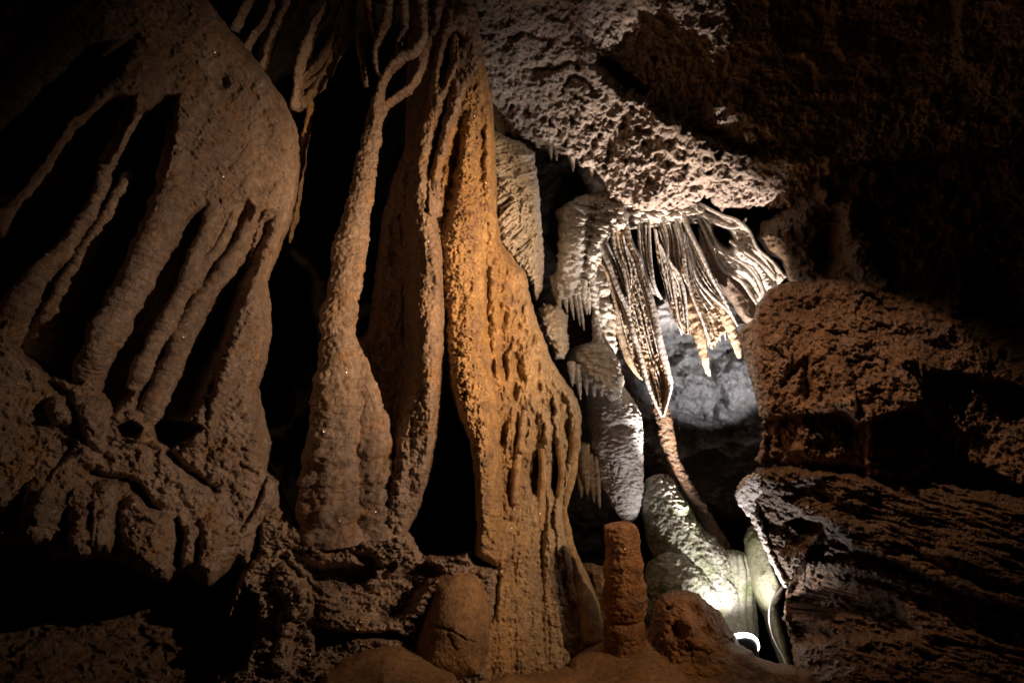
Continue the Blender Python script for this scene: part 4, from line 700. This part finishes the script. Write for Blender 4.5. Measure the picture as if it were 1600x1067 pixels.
# ------------------------------------------------------------------ right hand rock
t = thing('rock_outcrop', 'large dark brown wet outcrop of craggy and layered rock filling the right side', 'rock', P(1350, 1050, 5.3))
relief('crag', [(1176, 500), (1180, 478), (1196, 458), (1215, 446), (1240, 440), (1270, 437), (1310, 436), (1350, 440), (1380, 452), (1440, 470), (1500, 500), (1560, 560), (1700, 600), (1800, 700), (1800, 900), (1600, 800), (1420, 760), (1340, 745), (1240, 735), (1196, 725), (1180, 720), (1192, 690), (1192, 640), (1184, 600), (1174, 560)],
       [(1180, 500, 6.1), (1190, 700, 6.1), (1300, 440, 6.1), (1400, 470, 6.1), (1280, 560, 5.6), (1430, 560, 5.5), (1350, 620, 5.35), (1430, 640, 5.3), (1300, 720, 5.5), (1500, 700, 5.5), (1600, 650, 5.6), (1780, 700, 5.2), (1780, 860, 4.9)], M['brown'],
       [pit([(1195, 655), (1230, 650), (1320, 640), (1340, 662), (1410, 640), (1435, 632), (1445, 640), (1470, 700), (1600, 760), (1800, 800), (1800, 950), (1190, 780)], .28, 7), pit([(1378, 648), (1430, 640), (1450, 655), (1450, 690), (1400, 690), (1375, 672)], .4, 8),
        pit([(1442, 580), (1500, 580), (1800, 650), (1800, 950), (1450, 700)], .22, 7), ridge([(1290, 540, 22, .1), (1315, 590, 20, .14), (1325, 640, 16, .1)]), ridge([(1405, 555, 20, .08), (1425, 620, 18, .12)]), ridge([(1358, 640, 7, .1), (1360, 690, 7, .14), (1356, 740, 6, .1)]),
        groove([(1230, 590, 6, .1), (1260, 560, 5, .1), (1262, 620, 8, .18)]), ridge([(1250, 680, 30, .14), (1300, 700, 30, .1)]), groove([(1220, 715, 8, .1), (1270, 728, 9, .2), (1350, 735, 8, .2)])],
       t_crag(.26, .08, .035, .03, 1.4), step=1.7, roll=.28, rollw=22, thick=.2, wobble=8, wf=14, parent=t)
relief('layered_base', [(1182, 790), (1176, 768), (1172, 750), (1182, 733), (1200, 728), (1240, 728), (1300, 735), (1380, 745), (1460, 748), (1560, 770), (1800, 820), (1800, 1200), (1290, 1200), (1262, 1060), (1242, 1040), (1236, 1000), (1224, 962), (1228, 930), (1232, 915), (1212, 880), (1198, 850), (1184, 812)],
       [(1175, 765, 6.45), (1200, 735, 6.2), (1192, 810, 6.75), (1215, 865, 6.8), (1270, 850, 6.1), (1230, 915, 6.75), (1240, 1030, 6.2), (1300, 740, 5.8), (1500, 760, 5.5), (1300, 860, 5.7), (1500, 850, 5.1), (1600, 900, 4.9), (1280, 1100, 5.3), (1500, 1100, 4.6), (1780, 850, 4.7), (1780, 1180, 3.9)], M['dark'],
       [pit([(1240, 900), (1262, 860), (1290, 830), (1315, 838), (1330, 850), (1390, 870), (1500, 920), (1600, 950), (1800, 990), (1800, 1300), (1230, 1300), (1225, 930)], .4, 10), pit([(1225, 815), (1250, 806), (1285, 816), (1290, 835), (1255, 838)], .3, 7), ridge([(1190, 750, 20, .12), (1260, 752, 26, .12), (1340, 765, 30, .12)]), ridge([(1220, 780, 18, .1), (1290, 800, 18, .16), (1310, 820, 12, .12)]),
        ridge([(1200, 850, 30, .15), (1245, 880, 30, .2)]), pit([(1228, 930), (1300, 905), (1400, 930), (1450, 1000), (1330, 1000), (1240, 1010)], .3, 14), ridge([(1235, 958, 10, .14), (1290, 975, 12, .2), (1320, 995, 8, .12)]),
        ridge([(1270, 883, 8, .1), (1330, 885, 10, .18), (1400, 905, 10, .12), (1480, 930, 8, .1)]), ridge([(1480, 860, 20, .1), (1560, 880, 22, .12), (1590, 900, 14, .1)]), groove([(1400, 850, 6, .1), (1480, 890, 7, .12), (1560, 920, 6, .12)])],
       t_crag(.26, .10, .03, .02, 1.3, (.7, 1, 3.0), .42), step=1.6, roll=.24, rollw=18, thick=.14, wobble=7, wf=12, parent=t)
relief('lamp_glow_patch', [(1149, 776), (1151, 762), (1162, 747), (1176, 738), (1192, 744), (1194, 768), (1183, 782), (1182, 800), (1190, 816), (1202, 850), (1216, 882), (1230, 908), (1228, 920), (1214, 900), (1198, 866), (1184, 832), (1170, 806), (1156, 790)],
       [(1152, 768, 6.5), (1175, 740, 6.1), (1192, 750, 6.1), (1186, 780, 6.45), (1180, 805, 6.62), (1200, 850, 6.66), (1228, 915, 6.6), (1165, 795, 6.72)], M['white'], [], t_crag(.06, .04, .02, .0, 2), step=1.1, roll=.12, rollw=6, thick=.16, wobble=7, wf=7, parent=t)  # added white piece: its colour stands in for lamp glow on the rock edge
tag(relief('upper_rock', [(1190, 350), (1215, 335), (1255, 290), (1310, 250), (1400, 250), (1550, 230), (1800, 200), (1800, 720), (1600, 640), (1500, 560), (1400, 480), (1330, 460), (1260, 450), (1235, 440), (1222, 412), (1200, 396), (1182, 372)],
           [(1190, 330, 7.6), (1230, 430, 7.2), (1300, 260, 7.0), (1340, 400, 6.6), (1450, 420, 6.2), (1450, 300, 6.6), (1600, 500, 5.9), (1780, 300, 5.5), (1780, 650, 5.3)], M['dark'],
           [ridge([(1330, 330, 20, .15), (1345, 400, 26, .25), (1370, 450, 24, .2)]), ridge([(1275, 270, 14, .12), (1290, 310, 12, .14)]), groove([(1300, 340, 16, .2), (1290, 400, 18, .3)])], t_crag(.30, .09, .03, .03, 1.1), step=2.2, roll=.5, rollw=30, thick=1.0, wobble=9),
    'barely lit brown rock receding into black at the upper right', 'rock wall')
t = tag(relief('calcite_crust', [(1152, 520), (1160, 508), (1180, 500), (1184, 520), (1180, 560), (1188, 590), (1194, 622), (1196, 655), (1188, 650), (1182, 620), (1172, 590), (1164, 560), (1158, 540)], [(1155, 520, 6.7), (1180, 505, 6.5), (1180, 560, 6.5), (1192, 640, 6.5), (1165, 560, 6.7)], M['cream'], [], t_popcorn(.06, .05, 10), step=1.1, roll=.2, rollw=9, thick=.15, wobble=5, wf=6),
        'bright white calcite crust lining the left edge of the dark outcrop', 'calcite crust')
